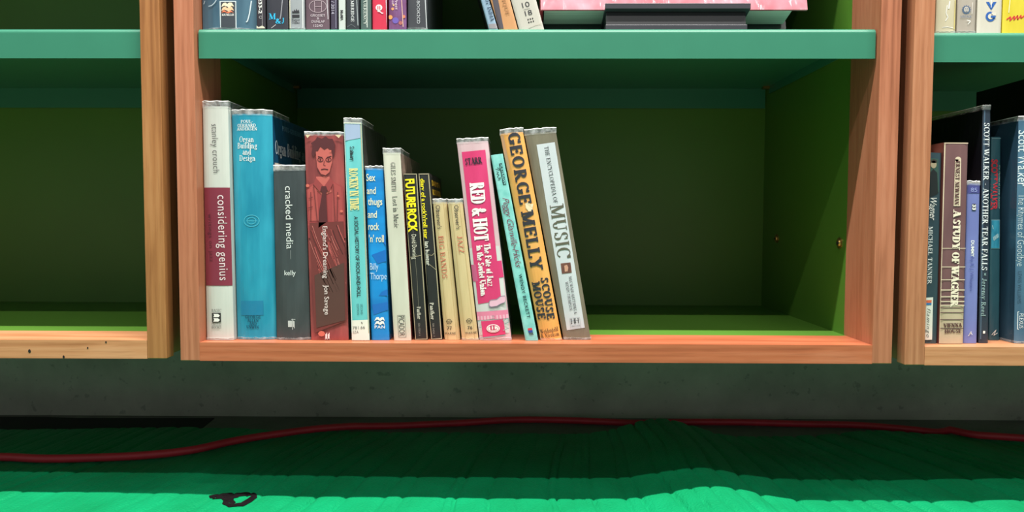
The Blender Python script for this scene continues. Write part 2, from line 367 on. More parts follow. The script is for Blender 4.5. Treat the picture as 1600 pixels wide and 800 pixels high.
    def text(s, polys, p0, p1, cap, m, target=None):
        xs = [p[0] for g in polys for p in g]; a, b = min(xs), max(xs); L = math.hypot(p1[0]-p0[0], p1[1]-p0[1])
        d = ((p1[0]-p0[0])/L, (p1[1]-p0[1])/L); up = (d[1], -d[0]); k = L/(b-a)
        if s.bulge > .0012:                                # short pieces follow the rounded spine
            cut = []
            for g in polys:
                if len(g) == 4 and s.w > .02:
                    A, B, C_, D_ = g
                    if math.hypot(A[0]-B[0], A[1]-B[1]) > math.hypot(B[0]-C_[0], B[1]-C_[1]): A, B, C_, D_ = B, C_, D_, A
                    mixp = lambda p, q, f: (p[0]+(q[0]-p[0])*f, p[1]+(q[1]-p[1])*f)
                    n = 5 if cap > 8 else 2
                    cut += [[mixp(A, D_, k_/n), mixp(B, C_, k_/n), mixp(B, C_, (k_+1)/n), mixp(A, D_, (k_+1)/n)] for k_ in range(n)]
                else: cut.append(g)
            polys = cut
        for i, g in enumerate(polys):
            vs = [s.px(p0[0]+d[0]*(x-a)*k+up[0]*y*cap, p0[1]+d[1]*(x-a)*k+up[1]*y*cap) for x, y in g]
            vs = [(x, y-(i % 7)*4e-6, z) for x, y, z in vs]
            (target or s.mb).add(vs, [tuple(range(len(vs)))], m)
    def side(s, which, pts, m, off=1):                     # polygon on a board: points (depth behind the spine edge in metres, v)
        u = 1 if which == 'r' else 0; e = LAY*off*(1 if which == 'r' else -1)
        vs = []
        for dp, v in pts:
            x, z = s.P(u, v); vs.append((x+e, s.yf+s.bulge+dp, z))
        s.mb.add(vs, [tuple(range(len(vs)))], m)
    def side_text(s, which, polys, d0, d1, v, capv, m, off=2):
        xs = [p[0] for g in polys for p in g]; a, b = min(xs), max(xs)
        for g in polys:
            s.side(which, [(d0+(d1-d0)*(x-a)/(b-a), v+y*capv) for x, y in g], m, off)
    def sleeve(s, rise=.0035, back=.06, low=True):
        us = [i/10 for i in range(11)]
        def strip(za, zb, top):
            mb = MB()
            prof = [(0, s.yf+back)]+[(0, s.yf+back*.5)]+[(u, s.sy(u)-.0004) for u in us]+[(1, s.yf+back*.5), (1, s.yf+back)]
            rows = [[], [], []]
            for i, (u, y) in enumerate(prof):
                x, z = s.P(u, 1 if top else 0); x += (-.0004 if u == 0 else .0004 if u == 1 else 0); j = random.uniform(-.0005, .0005)
                rows[0].append((x, y, z+za)); rows[1].append((x, y, z+zb+j)); rows[2].append((x, y+.0003, z+zb+j+(.0006 if top else -.0000)))
            n = len(prof); vs = rows[0]+rows[1]+rows[2]
            mb.add(vs, [(i, i+1, n+i+1, n+i) for i in range(n-1)], SLEEVE); mb.add(vs, [(n+i, n+i+1, 2*n+i+1, 2*n+i) for i in range(n-1)], RIM)
            # turned-in fold behind the spine gives the strip its thickness
            vs2 = [(x, y+.0016, z) for x, y, z in rows[0]+rows[1]]
            mb.add(vs2, [(n+i, n+i+1, i+1, i) for i in range(2, n-3)], SLEEVE)
            mb.build('plastic_sleeve', s.root, s.loc)
        strip(-.0015, rise, True)
        if low: strip(.0001, .0022, False)
    def done(s): s.mb.build('cover', s.root, s.loc); return s
def quadpx(tl, tr, br, bl, Y): return tuple((at(*p, Y)[0], at(*p, Y)[2]) for p in (tl, tr, br, bl))
def shelved(name, label, group, tl, tr, br, bl, zr, depth, col, **k):
    yf = atz((bl[0]+br[0])/2, (bl[1]+br[1])/2, zr)[1]
    yf = max(.002, yf)
    return Book(name, label, group, quadpx(tl, tr, br, bl, yf), yf, depth, col, rest=zr, **k)

# ------------------------------------------------------------------ setting: concrete wall and floor
def concrete(name, col, pits=True):
    m, nt, b = nodemat(name); c = lin(col)
    mp = coordmap(nt, (1, 1, 1)); n = N(nt, 'ShaderNodeTexNoise'); n.inputs['Scale'].default_value = 7; n.inputs['Detail'].default_value = 8; n.inputs['Roughness'].default_value = .62
    nt.links.new(mp.outputs[0], n.inputs['Vector']); r = ramp(nt, [(.3, tuple(v*.72 for v in c)), (.7, tuple(v*1.2 for v in c))]); nt.links.new(n.outputs['Fac'], r.inputs[0])
    n2 = N(nt, 'ShaderNodeTexNoise'); n2.inputs['Scale'].default_value = 80; n2.inputs['Detail'].default_value = 3; nt.links.new(mp.outputs[0], n2.inputs['Vector'])
    r2 = ramp(nt, [(.30, (.45, .45, .45)), (.37, (1, 1, 1))]); nt.links.new(n2.outputs['Fac'], r2.inputs[0])
    mm = N(nt, 'ShaderNodeMix', data_type='RGBA', blend_type='MULTIPLY'); mm.inputs[0].default_value = .5 if pits else .3
    nt.links.new(r.outputs[0], mm.inputs[6]); nt.links.new(r2.outputs[0], mm.inputs[7]); nt.links.new(mm.outputs[2], b.inputs['Base Color'])
    b.inputs['Roughness'].default_value = .85
    bp = N(nt, 'ShaderNodeBump'); bp.inputs['Strength'].default_value = .3; bp.inputs['Distance'].default_value = .002
    nt.links.new(n2.outputs['Fac'], bp.inputs['Height']); nt.links.new(bp.outputs[0], b.inputs['Normal']); return m
YW = 0.39
mb = MB(); mb.box((-6, YW, -.1), (6, YW+.12, 2.7), concrete('wall_concrete', (196, 188, 176))); tag(mb.build('wall_back'), None, None, None, 'structure')
mb = MB(); mb.box((-6, -6, -.1), (6, YW, 0), concrete('floor_concrete', (124, 118, 114))); tag(mb.build('floor'), None, None, None, 'structure')

# ------------------------------------------------------------------ bookcases
W_, ST, TH = 0.7311, 0.0202, 0.0192          # outer width, stile face, rail thickness
SH, GAPY = 0.3401, 0.007                      # shelf surface above the unit's underside, set-back of the shelf
TOP = 1.0
def bookcase(XL, zb, label, wv, wh, name='bookcase', dsh=0.0, specks=(), pins=True):
    XR = XL+W_; root = thing(name, label, 'bookcase', (XL+W_/2, 0, zb)); o = root.location[:]
    def B(mb, n, bev=0): return mb.build(n, root, o, bev)
    for sgn in (0, 1):
        X = (lambda a: XL+a) if sgn == 0 else (lambda a: XR-a)
        m = MB(); prof = [(X(0), 0), (X(ST), 0), (X(ST), .066), (X(.0082), .066), (X(.0082), .016), (X(0), .016)]
        if sgn: prof = prof[::-1]
        m.prismz(prof, zb, zb+TOP, wv); B(m, 'stile', .0008)
        m = MB(); a, b = sorted((X(.0082), X(ST))); m.box((a, .066, zb), (b, .341, zb+TOP), BLACK, {('+x' if sgn == 0 else '-x'): GREEN, '-y': GREEN}); sp = B(m, 'side_panel')
        if pins and sgn:
            for yy, zz in ((.081, .121), (.281, .121)):
                m = MB(); xf = X(ST); dr = 1 if sgn == 0 else -1
                for r0, r1, d0, d1, mt in ((.0062, .0062, 0, .0012, BRASS), (.0042, .0034, .0012, .0028, BRASS), (.0016, .0016, .0028, .0034, BLACK)):
                    n = 16; vs = [(xf+dr*d0, yy+r0*cos(2*pi*i/n), zb+zz+r0*sin(2*pi*i/n)) for i in range(n)]+[(xf+dr*d1, yy+r1*cos(2*pi*i/n), zb+zz+r1*sin(2*pi*i/n)) for i in range(n)]
                    m.add(vs, [(i, (i+1) % n, n+(i+1) % n, n+i) for i in range(n)]+[tuple(range(n, 2*n))], mt)
                c = m.build('pin_socket', sp, o)
    x0, x1 = XL+ST, XR-ST
    m = MB(); m.box((x0, 0, zb), (x1, .0605, zb+TH), wh)
    for (px_, py_, rr) in specks:
        P = at(px_, py_, -.0003); m.add([(P[0]+rr*cos(k*pi/4)*(.8+.3*random.random()), P[1], P[2]+rr*sin(k*pi/4)*1.2) for k in range(8)], [tuple(range(8))], BLACK)
    B(m, 'bottom_rail', 0)
    m = MB(); m.box((x0, .0605, zb+.003), (x1, .341, zb+TH), GREEN); B(m, 'base_panel')
    m = MB(); m.box((XL+.0082, .341, zb), (XR-.0082, .352, zb+TOP), GREEN); B(m, 'back_panel')
    m = MB(); m.box((XL+.05, .352, zb+.6), (XR-.05, YW, zb+.66), BLACK); B(m, 'wall_batten')
    m = MB(); m.box((x0, 0, zb+TOP-TH), (x1, .341, zb+TOP), wh); B(m, 'top_panel')
    for zsh in (SH+dsh, 2*SH+dsh):
        z = zb+zsh; r = .0045; f0 = GAPY; f1 = .338; hf = .0300; t = .0014
        arc = [(f0+r-r*cos(a), z-r+r*sin(a)) for a in [k*pi/2/6 for k in range(7)]]
        arcb = [(f1-r+r*sin(a), z-r+r*cos(a)) for a in [k*pi/2/4 for k in range(5)]]
        prof = [(f0, z-hf)]+arc+arcb+[(f1, z-hf), (f1-t, z-hf), (f1-t, z-t), (f0+t, z-t), (f0+t, z-hf)]
        m = MB(); m.prism(prof[::-1], x0+.0018, x1-.0018, TEAL)
        for xe in (x0+.0018, x1-.0018-t): m.box((xe, f0+.02, z-.012), (xe+t, f1-.02, z-t), TEAL)
        sh = B(m, 'shelf')
        if zsh < .5:
            for xe, dr in ((x0, 1), (x1, -1)):
                for yy in (.05, .318):
                    m = MB(); a, b = sorted((xe, xe+dr*.012)); m.box((a, yy-.004, z-.0052), (b, yy+.004, z-.0018), BRASS); m.build('shelf_pin', sh, o)
    return root
WC = ((128, 70, 44), (203, 128, 92), (226, 158, 122))
wood_cv = wood('cherry_vertical', (140, 82, 56), (178, 112, 82), (194, 130, 100), 'z')
wood_ch = wood('cherry_horizontal', (150, 76, 48), (184, 102, 68), (198, 122, 90), 'x')
wood_lv = wood('oak_vertical', (132, 82, 44), (166, 112, 66), (186, 134, 86), 'z')
wood_lh = wood('oak_horizontal', (160, 100, 60), (198, 138, 96), (212, 156, 116), 'x')
wood_rv = wood('alder_vertical', (140, 84, 54), (178, 118, 84), (196, 138, 104), 'z')
wood_rh = wood('alder_horizontal', (160, 100, 64), (196, 134, 94), (210, 152, 114), 'x')
XLc, ZBc = -0.3497, H-.1466
center_case = bookcase(XLc, ZBc, 'reddish wood bookcase with green inside and teal shelf, full width in the middle', wood_cv, wood_ch)
ZTc = ZBc+TH; ZSc = ZBc+SH
XRl = at(260.5, 561, 0)[0]; ZTl = at(110, 531.2, 0)[2]; ZBl = ZTl-TH
left_case = bookcase(XRl-W_, ZBl, 'pale tan wood bookcase with empty green shelves at the left edge', wood_lv, wood_lh, dsh=at(110, 44.5, GAPY)[2]-ZBl-SH,
                     specks=((46, 548.5, .0016), (137, 543.5, .0009), (165.5, 534.6, .0009), (99.5, 557.6, .0013)))
XLr = at(1413.4, 569, 0)[0]; ZTr = at(1520, 541.9, 0)[2]; ZBr = ZTr-TH; ZSr = at(1530, 50, GAPY)[2]
right_case = bookcase(XLr, ZBr, 'light brown wood bookcase at the right edge holding grey and blue books', wood_rv, wood_rh, dsh=ZSr-ZBr-SH)

for cs, xa, xb, zb_ in ((left_case, XRl, XLc, ZBl), (center_case, XLc+W_, XLr, ZBc)):   # added black strips that block light leaking through the gaps between neighbours
    mb = MB(); mb.box((xa+.0002, .030, zb_+.004), (xb-.0002, .034, zb_+TOP), BLACK); mb.build('gap_light_blocker', cs, cs.location[:])

# ------------------------------------------------------------------ green mat, underlay, cable
def bumpf(x, c, s): return math.exp(-((x-c)/s)**2)
CRE = []
_x = -1.5
while _x < 2.2: CRE.append(_x); _x += random.choice((.012, .02, .028, .036, .044))*random.uniform(.8, 1.2)
def mat_h(x, y):
    h = .0062
    t = min(1, max(0, (y+.05)/.4))
    h += (.0155+.004*t)*bumpf(x, .214-.012*t, .056+.004*t)            # the tall ridge
    h += .006*t*bumpf(x, .50+.05*(1-t), .07)+.004*bumpf(x, -.52, .25)+.003*bumpf(x, .62, .08)
    h += .003*t*bumpf(x, -.40, .05)+.0025*t*bumpf(x, -.62, .07)
    xx = x+.45*min(1, max(-.8, (x-.1)/.35))*y*.8+.010*sin(y*14+x*5)+.006*noise.noise((x*6, y*9, 3.1))
    import bisect
    i = bisect.bisect(CRE, xx)
    if 0 < i < len(CRE):
        a, b = CRE[i-1], CRE[i]; u = (xx-a)/(b-a); dpt = .2+1.3*abs(noise.noise((a*31, 7.7, y*3)))
        amp = (.0062+.0035*noise.noise((i*3.7, 2.2, y*2)))*(.55+.45*min(1, max(0, (x+.35)/.25)))
        h += amp*dpt*(max(0, 1-abs(2*u-1)**(4+3*abs(noise.noise((i*1.9, .4, 0)))))**.7-.8)
    h += .0012*noise.noise((x*22, y*10, 1.0))
    return max(.0012, h)
def back_edge(x):
    pts = [(-1.5, 677), (-.8, 676), (-.62, 680), (-.5, 675), (-.36, 679), (-.2, 677), (.05, 678), (.12, 676), (.2, 673), (.3, 680), (.4, 680), (.52, 676), (.7, 684), (1.7, 690)]
    for (a, p), (b, q) in zip(pts, pts[1:]):
        if a <= x <= b:
            yy = p+(q-p)*(x-a)/(b-a); return atz(800, yy, .006)[1]+.004*noise.noise((x*15, 0, 0))
    return .25
def mat_material():
    m, nt, b = nodemat('green_mat'); mp = coordmap(nt, (1, 1, 1))
    n = N(nt, 'ShaderNodeTexNoise'); n.inputs['Scale'].default_value = 12; n.inputs['Detail'].default_value = 6; nt.links.new(mp.outputs[0], n.inputs['Vector'])
    r = ramp(nt, [(.35, lin((4, 132, 80))), (.65, lin((6, 148, 94)))]); nt.links.new(n.outputs['Fac'], r.inputs[0]); nt.links.new(r.outputs[0], b.inputs['Base Color'])
    b.inputs['Roughness'].default_value = .5; b.inputs['Specular IOR Level'].default_value = .3
    v = N(nt, 'ShaderNodeTexVoronoi'); v.inputs['Scale'].default_value = 420; nt.links.new(mp.outputs[0], v.inputs['Vector'])
    mp2 = coordmap(nt, (70, 14, 1)); n2 = N(nt, 'ShaderNodeTexNoise'); n2.inputs['Scale'].default_value = 2; n2.inputs['Detail'].default_value = 4; nt.links.new(mp2.outputs[0], n2.inputs['Vector'])
    ad = N(nt, 'ShaderNodeMath', operation='MULTIPLY_ADD'); ad.inputs[1].default_value = .25; nt.links.new(v.outputs['Distance'], ad.inputs[0]); nt.links.new(n2.outputs['Fac'], ad.inputs[2])
    bp = N(nt, 'ShaderNodeBump'); bp.inputs['Strength'].default_value = .7; bp.inputs['Distance'].default_value = .003
    nt.links.new(ad.outputs[0], bp.inputs['Height']); nt.links.new(bp.outputs[0], b.inputs['Normal']); return m
MATM = mat_material(); PAINT = plain((20, 14, 16), .95, 0, .3, 0, 90, spec=.1)
mb = MB(); NX, NY = 1300, 70; x0, x1, ynear = -1.25, 1.35, -.5
ys = [ynear+(-.12-ynear)*(j/8) for j in range(8)]+[None]*(NY-8+1)
rows = []
for j in range(NY+1):
    row = []
    for i in range(NX+1):
        x = x0+(x1-x0)*i/NX; yb = back_edge(x)
        y = ys[j] if j < 8 else -.12+(yb+.12)*(j-8)/(NY-8)
        row.append((x, y, mat_h(x, y)))
    rows.append(row)
vs = [p for r in rows for p in r]; k = NX+1
mb.add(vs, [(j*k+i, j*k+i+1, (j+1)*k+i+1, (j+1)*k+i) for j in range(NY) for i in range(NX)], MATM, True)
# hem: the sheet's edges go down to the floor
rim = [j*k for j in range(NY, 0, -1)]+[i for i in range(NX)]+[j*k+NX for j in range(NY)]+[NY*k+i for i in range(NX, 0, -1)]
nv = len(rim); mb.add([vs[i] for i in rim]+[(vs[i][0], vs[i][1], 0) for i in rim], [((i+1) % nv, i, nv+i, nv+(i+1) % nv) for i in range(nv)], MATM)
def stroke(pts, wd):                                   # black painted scrawl on the mat
    Q = []
    for (x, y), (X, Y) in zip(pts, pts[1:]):
        for s_ in range(6): Q.append((x+(X-x)*s_/6, y+(Y-y)*s_/6))
    Q.append(pts[-1]); L = []
    for i, (x, y) in enumerate(Q):
        a, b = Q[max(0, i-1)], Q[min(len(Q)-1, i+1)]; l = math.hypot(b[0]-a[0], b[1]-a[1]) or 1; nx, ny = -(b[1]-a[1])/l*wd/2, (b[0]-a[0])/l*wd/2*.55
        for sx in (1, -1):
            gx, gy, _ = atz(x+sx*nx, y+sx*ny, .008); L.append((gx, gy, mat_h(gx, gy)+.0007))
    mb.add(L, [(2*i, 2*i+1, 2*i+3, 2*i+2) for i in range(len(Q)-1)], PAINT)
stroke([(327, 778), (340, 775), (352, 775), (366, 774), (380, 774)], 6); stroke([(332, 779.5), (346, 779), (358, 783), (366, 788)], 9); stroke([(350, 777), (362, 779), (372, 777)], 8)
stroke([(370, 776), (384, 773.5), (396, 774), (398, 777), (390, 783), (378, 790), (360, 791.5), (351, 788), (356, 783), (364, 780)], 9)
tag(mb.build('mat'), 'wrinkled bright green mat with a black scrawl covering the floor', 'mat')
mb = MB(); P = [atz(x, y, .001) for x, y in ((-260, 651), (60, 651), (120, 653), (335, 653), (310, 673), (150, 683), (-260, 683))]
n = len(P); P = [(x, min(y, YW-.001), z) for x, y, z in P]
mb.add([(x, y, 0) for x, y, z in P]+[(x, y, .0009) for x, y, z in P], [tuple(range(n))]+[tuple(range(n, 2*n))[::-1]]+[(i, (i+1) % n, n+(i+1) % n, n+i) for i in range(n)], BLACK)
tag(mb.build('rubber_strip'), 'black rubber strip on the floor between green mat and wall, left side', 'strip')
cab = [(-160, 722), (-60, 718), (0, 714), (70, 716.5), (150, 715), (230, 711), (300, 703), (360, 690), (420, 680), (520, 671.5), (640, 665), (720, 661), (790, 656.5), (850, 656), (920, 658), (990, 661), (1040, 660), (1090, 659.5), (1160, 660), (1250, 662.5), (1330, 664), (1400, 669), (1460, 676), (1530, 680), (1600, 684.5), (1700, 690), (1800, 692)]
RC = .0051; path = []
def cpt(x, y):
    z = .01
    for _ in range(6):
        X, Y, _z = atz(x, y, z); base = mat_h(X, Y)+.0012 if Y < back_edge(X)+.004 else .001
        z = base+RC
    return X, min(Y, YW-RC-.001), z
cp = [cpt(*p) for p in cab]
def crom(a, b, c, d, t): return tuple(.5*((2*q)+(-p+r)*t+(2*p-5*q+4*r-s)*t*t+(-p+3*q-3*r+s)*t**3) for p, q, r, s in zip(a, b, c, d))
for i in range(len(cp)-1):
    a, b, c, d = cp[max(0, i-1)], cp[i], cp[i+1], cp[min(len(cp)-1, i+2)]
    for s_ in range(8): path.append(crom(a, b, c, d, s_/8))
path.append(cp[-1])
# keep it resting on the surface
path = [(x, y, max(z, max(mat_h(x+dx, y+dy) if y+dy < back_edge(x+dx)+.004 else .001 for dx in (-.004, 0, .004) for dy in (-.004, 0, .004))+RC*1.04)) for x, y, z in path]
for _ in range(3): path = [path[0]]+[(p[0], p[1], max(p[2], (a[2]+p[2]+b[2])/3)) for a, p, b in zip(path, path[1:], path[2:])]+[path[-1]]
mb = MB(); vs = []; n = 12
for i, p in enumerate(path):
    t = Vector(path[min(i+1, len(path)-1)])-Vector(path[max(0, i-1)]); t.normalize(); a = t.cross(Vector((0, 0, 1))).normalized(); b = a.cross(t)
    for j in range(n): vs.append(Vector(p)+RC*(a*cos(2*pi*j/n)+b*sin(2*pi*j/n)))
mb.add(vs, [(i*n+j, i*n+(j+1) % n, (i+1)*n+(j+1) % n, (i+1)*n+j) for i in range(len(path)-1) for j in range(n)], plain((206, 44, 62), .42, 0, .08, 0, 40), True)
tag(mb.build('power_cable'), 'dark red round cable running along the floor over the green mat', 'cable')

# ------------------------------------------------------------------ books on the middle bookcase's lower shelf
start_row(XLc+ST, ZTc, ZTc+.3)
GM = 'books on the bottom shelf of the middle bookcase'
CREAM = jacket((226, 224, 206)); INK = ink((38, 38, 44)); RED_INK = ink((190, 92, 72))
J = jacket

b = shelved('hardcover_book', 'white and maroon book at the left end of the middle shelf row', GM, (311.5, 166), (355, 166), (364.5, 531.5), (320.5, 532), ZTc, .155, J((200, 203, 195)), bulge=.002, power=4, hard=True)
b.band(294, 448, J((128, 44, 62))); b.up()
b.text(sans('stanley crouch', -.012, 0, 1.1), (330.5, 194), (333.5, 270), 10.5, ink((74, 72, 74)))
b.text(sans('considering genius', .0, 0, 1.1), (340, 305), (343.5, 438), 14.5, ink((226, 206, 208)))
b.text(sans('writings on jazz', -.01, 0, 1.15), (325, 334), (328, 409), 6.5, ink((84, 32, 44)))
b.panel((331.2, 488.8), (345.2, 488.6), (345.6, 503.4), (331.6, 503.6), ink((48, 50, 48))); b.up()
for yy in (490.4, 497.2):
    b.poly([(334, yy), (341, yy), (344, yy+2.6), (341.5, yy+5.2), (333.5, yy+5.2), (335, yy+2.6)], WHITE)
for tx, yy in (('BASIC', 487), ('CIVITAS', 508.5), ('BOOKS', 513.5)): b.text(serif(tx, .16, .06), (331, yy), (346, yy-.2), 4.2, ink((110, 110, 106)))
b.sleeve(.005); b.done()

TQ = J((12, 138, 168), (40, 158, 184), var=.1)
DKB = J((10, 72, 108))
b = shelved('hardcover_book', 'thick turquoise hardback, second from left in the middle row', GM, (353, 177.5), (423, 178), (430, 530.8), (367, 531.2), ZTc, .185, TQ, bulge=.005, power=2.4, hard=True, right=DKB)
for tx, y, a, c in (('POUL-', 192.2, 376, 395), ('GERHARD', 198.2, 370, 399.5), ('ANDERSEN', 203.6, 369, 401.5)): b.text(serif(tx, .16, .08), (a, y), (c, y), 4.8, WHITE)
for tx, y, a, c in (('Organ', 222, 373.5, 396.5), ('Building', 232, 370.5, 401.5), ('and', 241.6, 379, 392.5), ('Design', 251.4, 373.5, 399)): b.text(serif(tx, .15, .06), (a, y), (c, y), 9, WHITE)
b.ring(393, 345, 12, 9, 1.2, ink((70, 172, 194))); b.ring(393, 345, 7, 5, 1, ink((70, 172, 194))); b.line([(385, 345), (401, 345)], 1, ink((70, 172, 194)))
b.panel((375, 470.5), (411, 470), (411.5, 492.5), (375.5, 493), J((12, 122, 160))); b.up()
for tx, y, a, c in (('GEORGE', 497.6, 382.5, 407.5), ('ALLEN', 503, 386, 404), ('AND', 508, 389.5, 401), ('UNWIN', 513.2, 385, 404.5)): b.text(serif(tx, .17, .07), (a, y), (c, y), 4.8, ink((14, 62, 88)))
b.side('r', [(.004, .0), (.182, 0), (.182, .79), (.004, .79)], J((196, 190, 182)))
b.side('r', [(.018, .60), (.17, .60), (.17, .735), (.018, .735)], ink((58, 52, 50)), 2)
b.side_text('r', serif('Organ Building and', .18, .08), .006, .12, .83, .062, ink((190, 206, 214)))
b.side_text('r', serif('POUL-GERHARD ANDERSEN', .18, .08), .030, .15, .945, .022, ink((120, 166, 190)))
b.sleeve(.004); b.done()

CH = J((52, 60, 62), (66, 76, 78))
b = shelved('hardcover_book', 'short charcoal grey book between the turquoise and the red books', GM, (424.5, 265), (475.5, 264.5), (484, 531), (430.5, 532), ZTc, .15, CH, bulge=.003, power=3, hard=True)
b.text(sans('cracked media', -.004, 0, .98), (445.5, 291), (447.8, 389), 11.5, ink((220, 224, 222)))
b.line([(454, 391), (454.4, 405)], .8, ink((130, 136, 136)))
b.text(sans('kelly', .004), (444.5, 430), (462, 430), 8, ink((220, 224, 222)))
gl = ink((186, 192, 190)); b.panel((450, 501), (459.5, 501), (459.5, 511), (450.2, 511), gl); b.line([(457, 498), (457.2, 515)], .9, gl); b.line([(455, 499), (461.5, 499)], .8, gl); b.line([(459.8, 502), (460, 513)], 1, gl)
b.sleeve(.004); b.done()

RD = J((140, 62, 62), (168, 78, 74), var=.2, scale=30)
b = shelved('paperback_book', 'dark red book with a man in jacket and tie on its spine', GM, (474.5, 210), (536.5, 210), (544.5, 531.5), (486, 532), ZTc, .13, RD, right=J((60, 40, 40)))
sal, dk, dk2, mid = ink((192, 96, 88)), ink((84, 34, 38)), ink((108, 44, 46)), ink((150, 62, 62))
b.poly([(476.5, 290), (500, 283), (518, 283), (536, 292), (541, 372), (482, 372)], ink((156, 64, 64))); b.up()
b.poly([(481, 296), (494, 285), (499, 345), (484, 345)], ink((176, 80, 76))); b.poly([(519, 284), (533, 292), (537, 350), (519, 350)], ink((166, 72, 70)))
b.poly([(494, 276), (515, 276), (518, 300), (505, 306), (496, 298)], sal); b.up()                                  # neck, shirt
b.poly([(493, 232), (496, 262), (502, 272), (509, 274), (515, 269), (519, 254), (520, 232), (513, 224), (500, 224)], sal); b.up()   # face
b.poly([(491, 246), (487, 240), (489, 228), (486, 224), (493, 219), (496, 214), (503, 217), (509, 213), (514, 217), (520, 217), (524, 226), (523, 240), (521, 247), (518, 236), (512, 231), (507, 234), (501, 229), (497, 236), (494, 236)], dk)   # spiky hair
for ex in (501, 513.5): b.ring(ex, 249.5, 4.2, 3.2, 1.1, dk); b.ell(ex, 249.5, 1.4, 1.4, dk)
b.line([(497, 244.5), (504, 246)], 1.3, dk); b.line([(511, 246), (518, 244)], 1.3, dk); b.line([(507, 251), (506, 258), (509, 259)], .9, dk2)
b.line([(502, 265), (507, 264), (513, 265)], 1.5, dk); b.line([(496, 262), (502, 273), (509, 276), (516, 270)], 1.0, dk2)
b.poly([(494, 278), (506, 291), (500, 300), (490, 288)], mid); b.poly([(516, 278), (507, 291), (514, 300), (521, 286)], mid); b.up()
b.poly([(503, 291), (510, 291), (512, 297), (510, 302), (512, 346), (498, 356), (499, 330), (504, 302), (501, 297)], dk)      # tie
for x0_, y0_, x1_, y1_ in ((490, 288, 496, 345), (521, 288, 524, 350), (528, 300, 527, 350), (486, 300, 486, 345), (483, 310, 489, 308), (482, 325, 489, 323)): b.line([(x0_, y0_), (x1_, y1_)], 1.1, dk2)
b.poly([(484, 348), (537, 346), (543, 500), (492, 520)], ink((112, 48, 46))); b.up()
b.poly([(492, 430), (538, 410), (540, 500), (495, 512)], ink((86, 54, 48)))
random.seed(11)
for i in range(34):
    sx = 484+random.random()*44; sy = 350+random.random()*70; L = 18+random.random()*50; q_ = [(sx+L*.42*t**1.2, sy+L*t) for t in (0, .35, .7, 1)]
    b.line([(min(p[0], 541), p[1]) for p in q_], .5+.7*random.random(), ink(random.choice([(190, 92, 88), (166, 74, 70), (70, 30, 32), (206, 120, 112)])))
for x_, y_, r_ in ((481, 290, 3), (529, 306, 2), (534, 330, 2.5), (517, 236, 1.5), (503, 521, 5.5)): b.ell(x_, y_, r_, r_*.8, ink((206, 104, 88)), 8)
b.up(); b.up()
lt = ink((236, 216, 212))
b.text(sans("England's Dreaming", .0), (504.8, 353.5), (506.2, 434.5), 7.6, lt); b.text(sans('Jon Savage', .0), (507.2, 445), (508.2, 491.5), 7.6, lt)
b.text(serif('ff', .3, .12), (508.6, 530), (516, 530), 10.5, lt)
b.poly([(478, 211), (486, 211), (481, 216)], ink((214, 196, 160))); b.poly([(524, 211), (534, 211), (530, 216)], ink((214, 196, 160)))
b.sleeve(.0022, low=False); b.done()

AQ = J((96, 192, 194), (118, 206, 208))
b = shelved('paperback_book', 'tall narrow aqua book with a white sticker at its foot', GM, (536, 191), (565, 191.5), (577.5, 532.3), (549.5, 532.6), ZTc, .14, AQ, right=J((62, 62, 60), (92, 86, 86), scale=14))
b.poly([(538.8, 193.5), (562.5, 194), (563.2, 215.5), (539.8, 220)], J((160, 178, 206)))
b.line([(564, 192), (576.6, 520)], 2.4, ink((178, 176, 150))); b.line([(537.2, 192), (550.4, 520)], 1.6, ink((206, 216, 206))); b.up()
b.line([(537, 192), (564, 192.6)], 2, ink((214, 214, 200)))
b.text(serif('Szatmary', .2, .08, gap=.0), (546.6, 229), (547.6, 251.5), 7, INK)
b.text(serif("ROCKIN' IN TIME", .26, .1, gap=.02), (545.4, 263), (547.6, 328.5), 13.6, ink((228, 214, 140)))
b.text(sans('A SOCIAL HISTORY OF ROCK-AND-ROLL', .02), (553.4, 338), (558, 464), 6.2, INK)
b.text(sans('SECOND', -.01), (563.2, 475), (563.8, 491), 3.6, ink((52, 92, 96))); b.text(sans('EDITION', -.01), (557.4, 475), (558, 492), 3.6, ink((52, 92, 96)))
st = MB(); b.panel((548.6, 500.5), (576.3, 499.5), (577.2, 531.5), (549.8, 532), ink((226, 226, 214)), target=st); b.up()
b.text(sans('781.66', -.01), (551.4, 514.6), (570.5, 513.6), 5, ink((90, 90, 90)), st); b.text(sans('SZA', -.01), (551.6, 521), (560.5, 520.8), 4.6, ink((90, 90, 90)), st)
st.build('shelf_mark_sticker', b.root, b.loc)
b.line([(565, 502.8), (566, 505.8)], 1.2, INK); b.sleeve(.004, low=False); b.done()

BL = J((0, 128, 206), (8, 150, 224), var=.12, scale=16, stretch=(.5, 1, 2.4))
b = shelved('paperback_book', 'bright blue paperback with cream lettering beside the aqua book', GM, (568.5, 263), (598.5, 263.5), (608.3, 531.5), (578.5, 532), ZTc, .115, BL)
for p in ([(581, 398), (606, 390), (606, 408), (590, 412)], [(594, 372), (604, 366), (604, 384)], [(581, 476), (607, 472), (607, 484), (584, 492)], [(596, 456), (606, 452), (607, 462), (592, 462)]): b.poly(p, J((10, 106, 190)))
b.up(); cr = ink((240, 232, 190))
for tx, y, a, c in (('Sex', 282.6, 570.6, 587.6), ('and', 303, 571.6, 588.2), ('thugs', 320.2, 573.4, 598.4), ('and', 340.2, 573, 590), ('rock', 359, 573.8, 593.4), ("'n' roll", 378.2, 575, 601)): b.text(sans(tx, .012), (a+1.6, y), (c-1, y), 11.6, cr)
for tx, y, a, c in (('Billy', 421.4, 576.6, 592.2), ('Thorpe', 436.4, 577, 605)): b.text(sans(tx, -.006), (a+1.6, y), (c-1, y), 11, ink((206, 226, 240)))
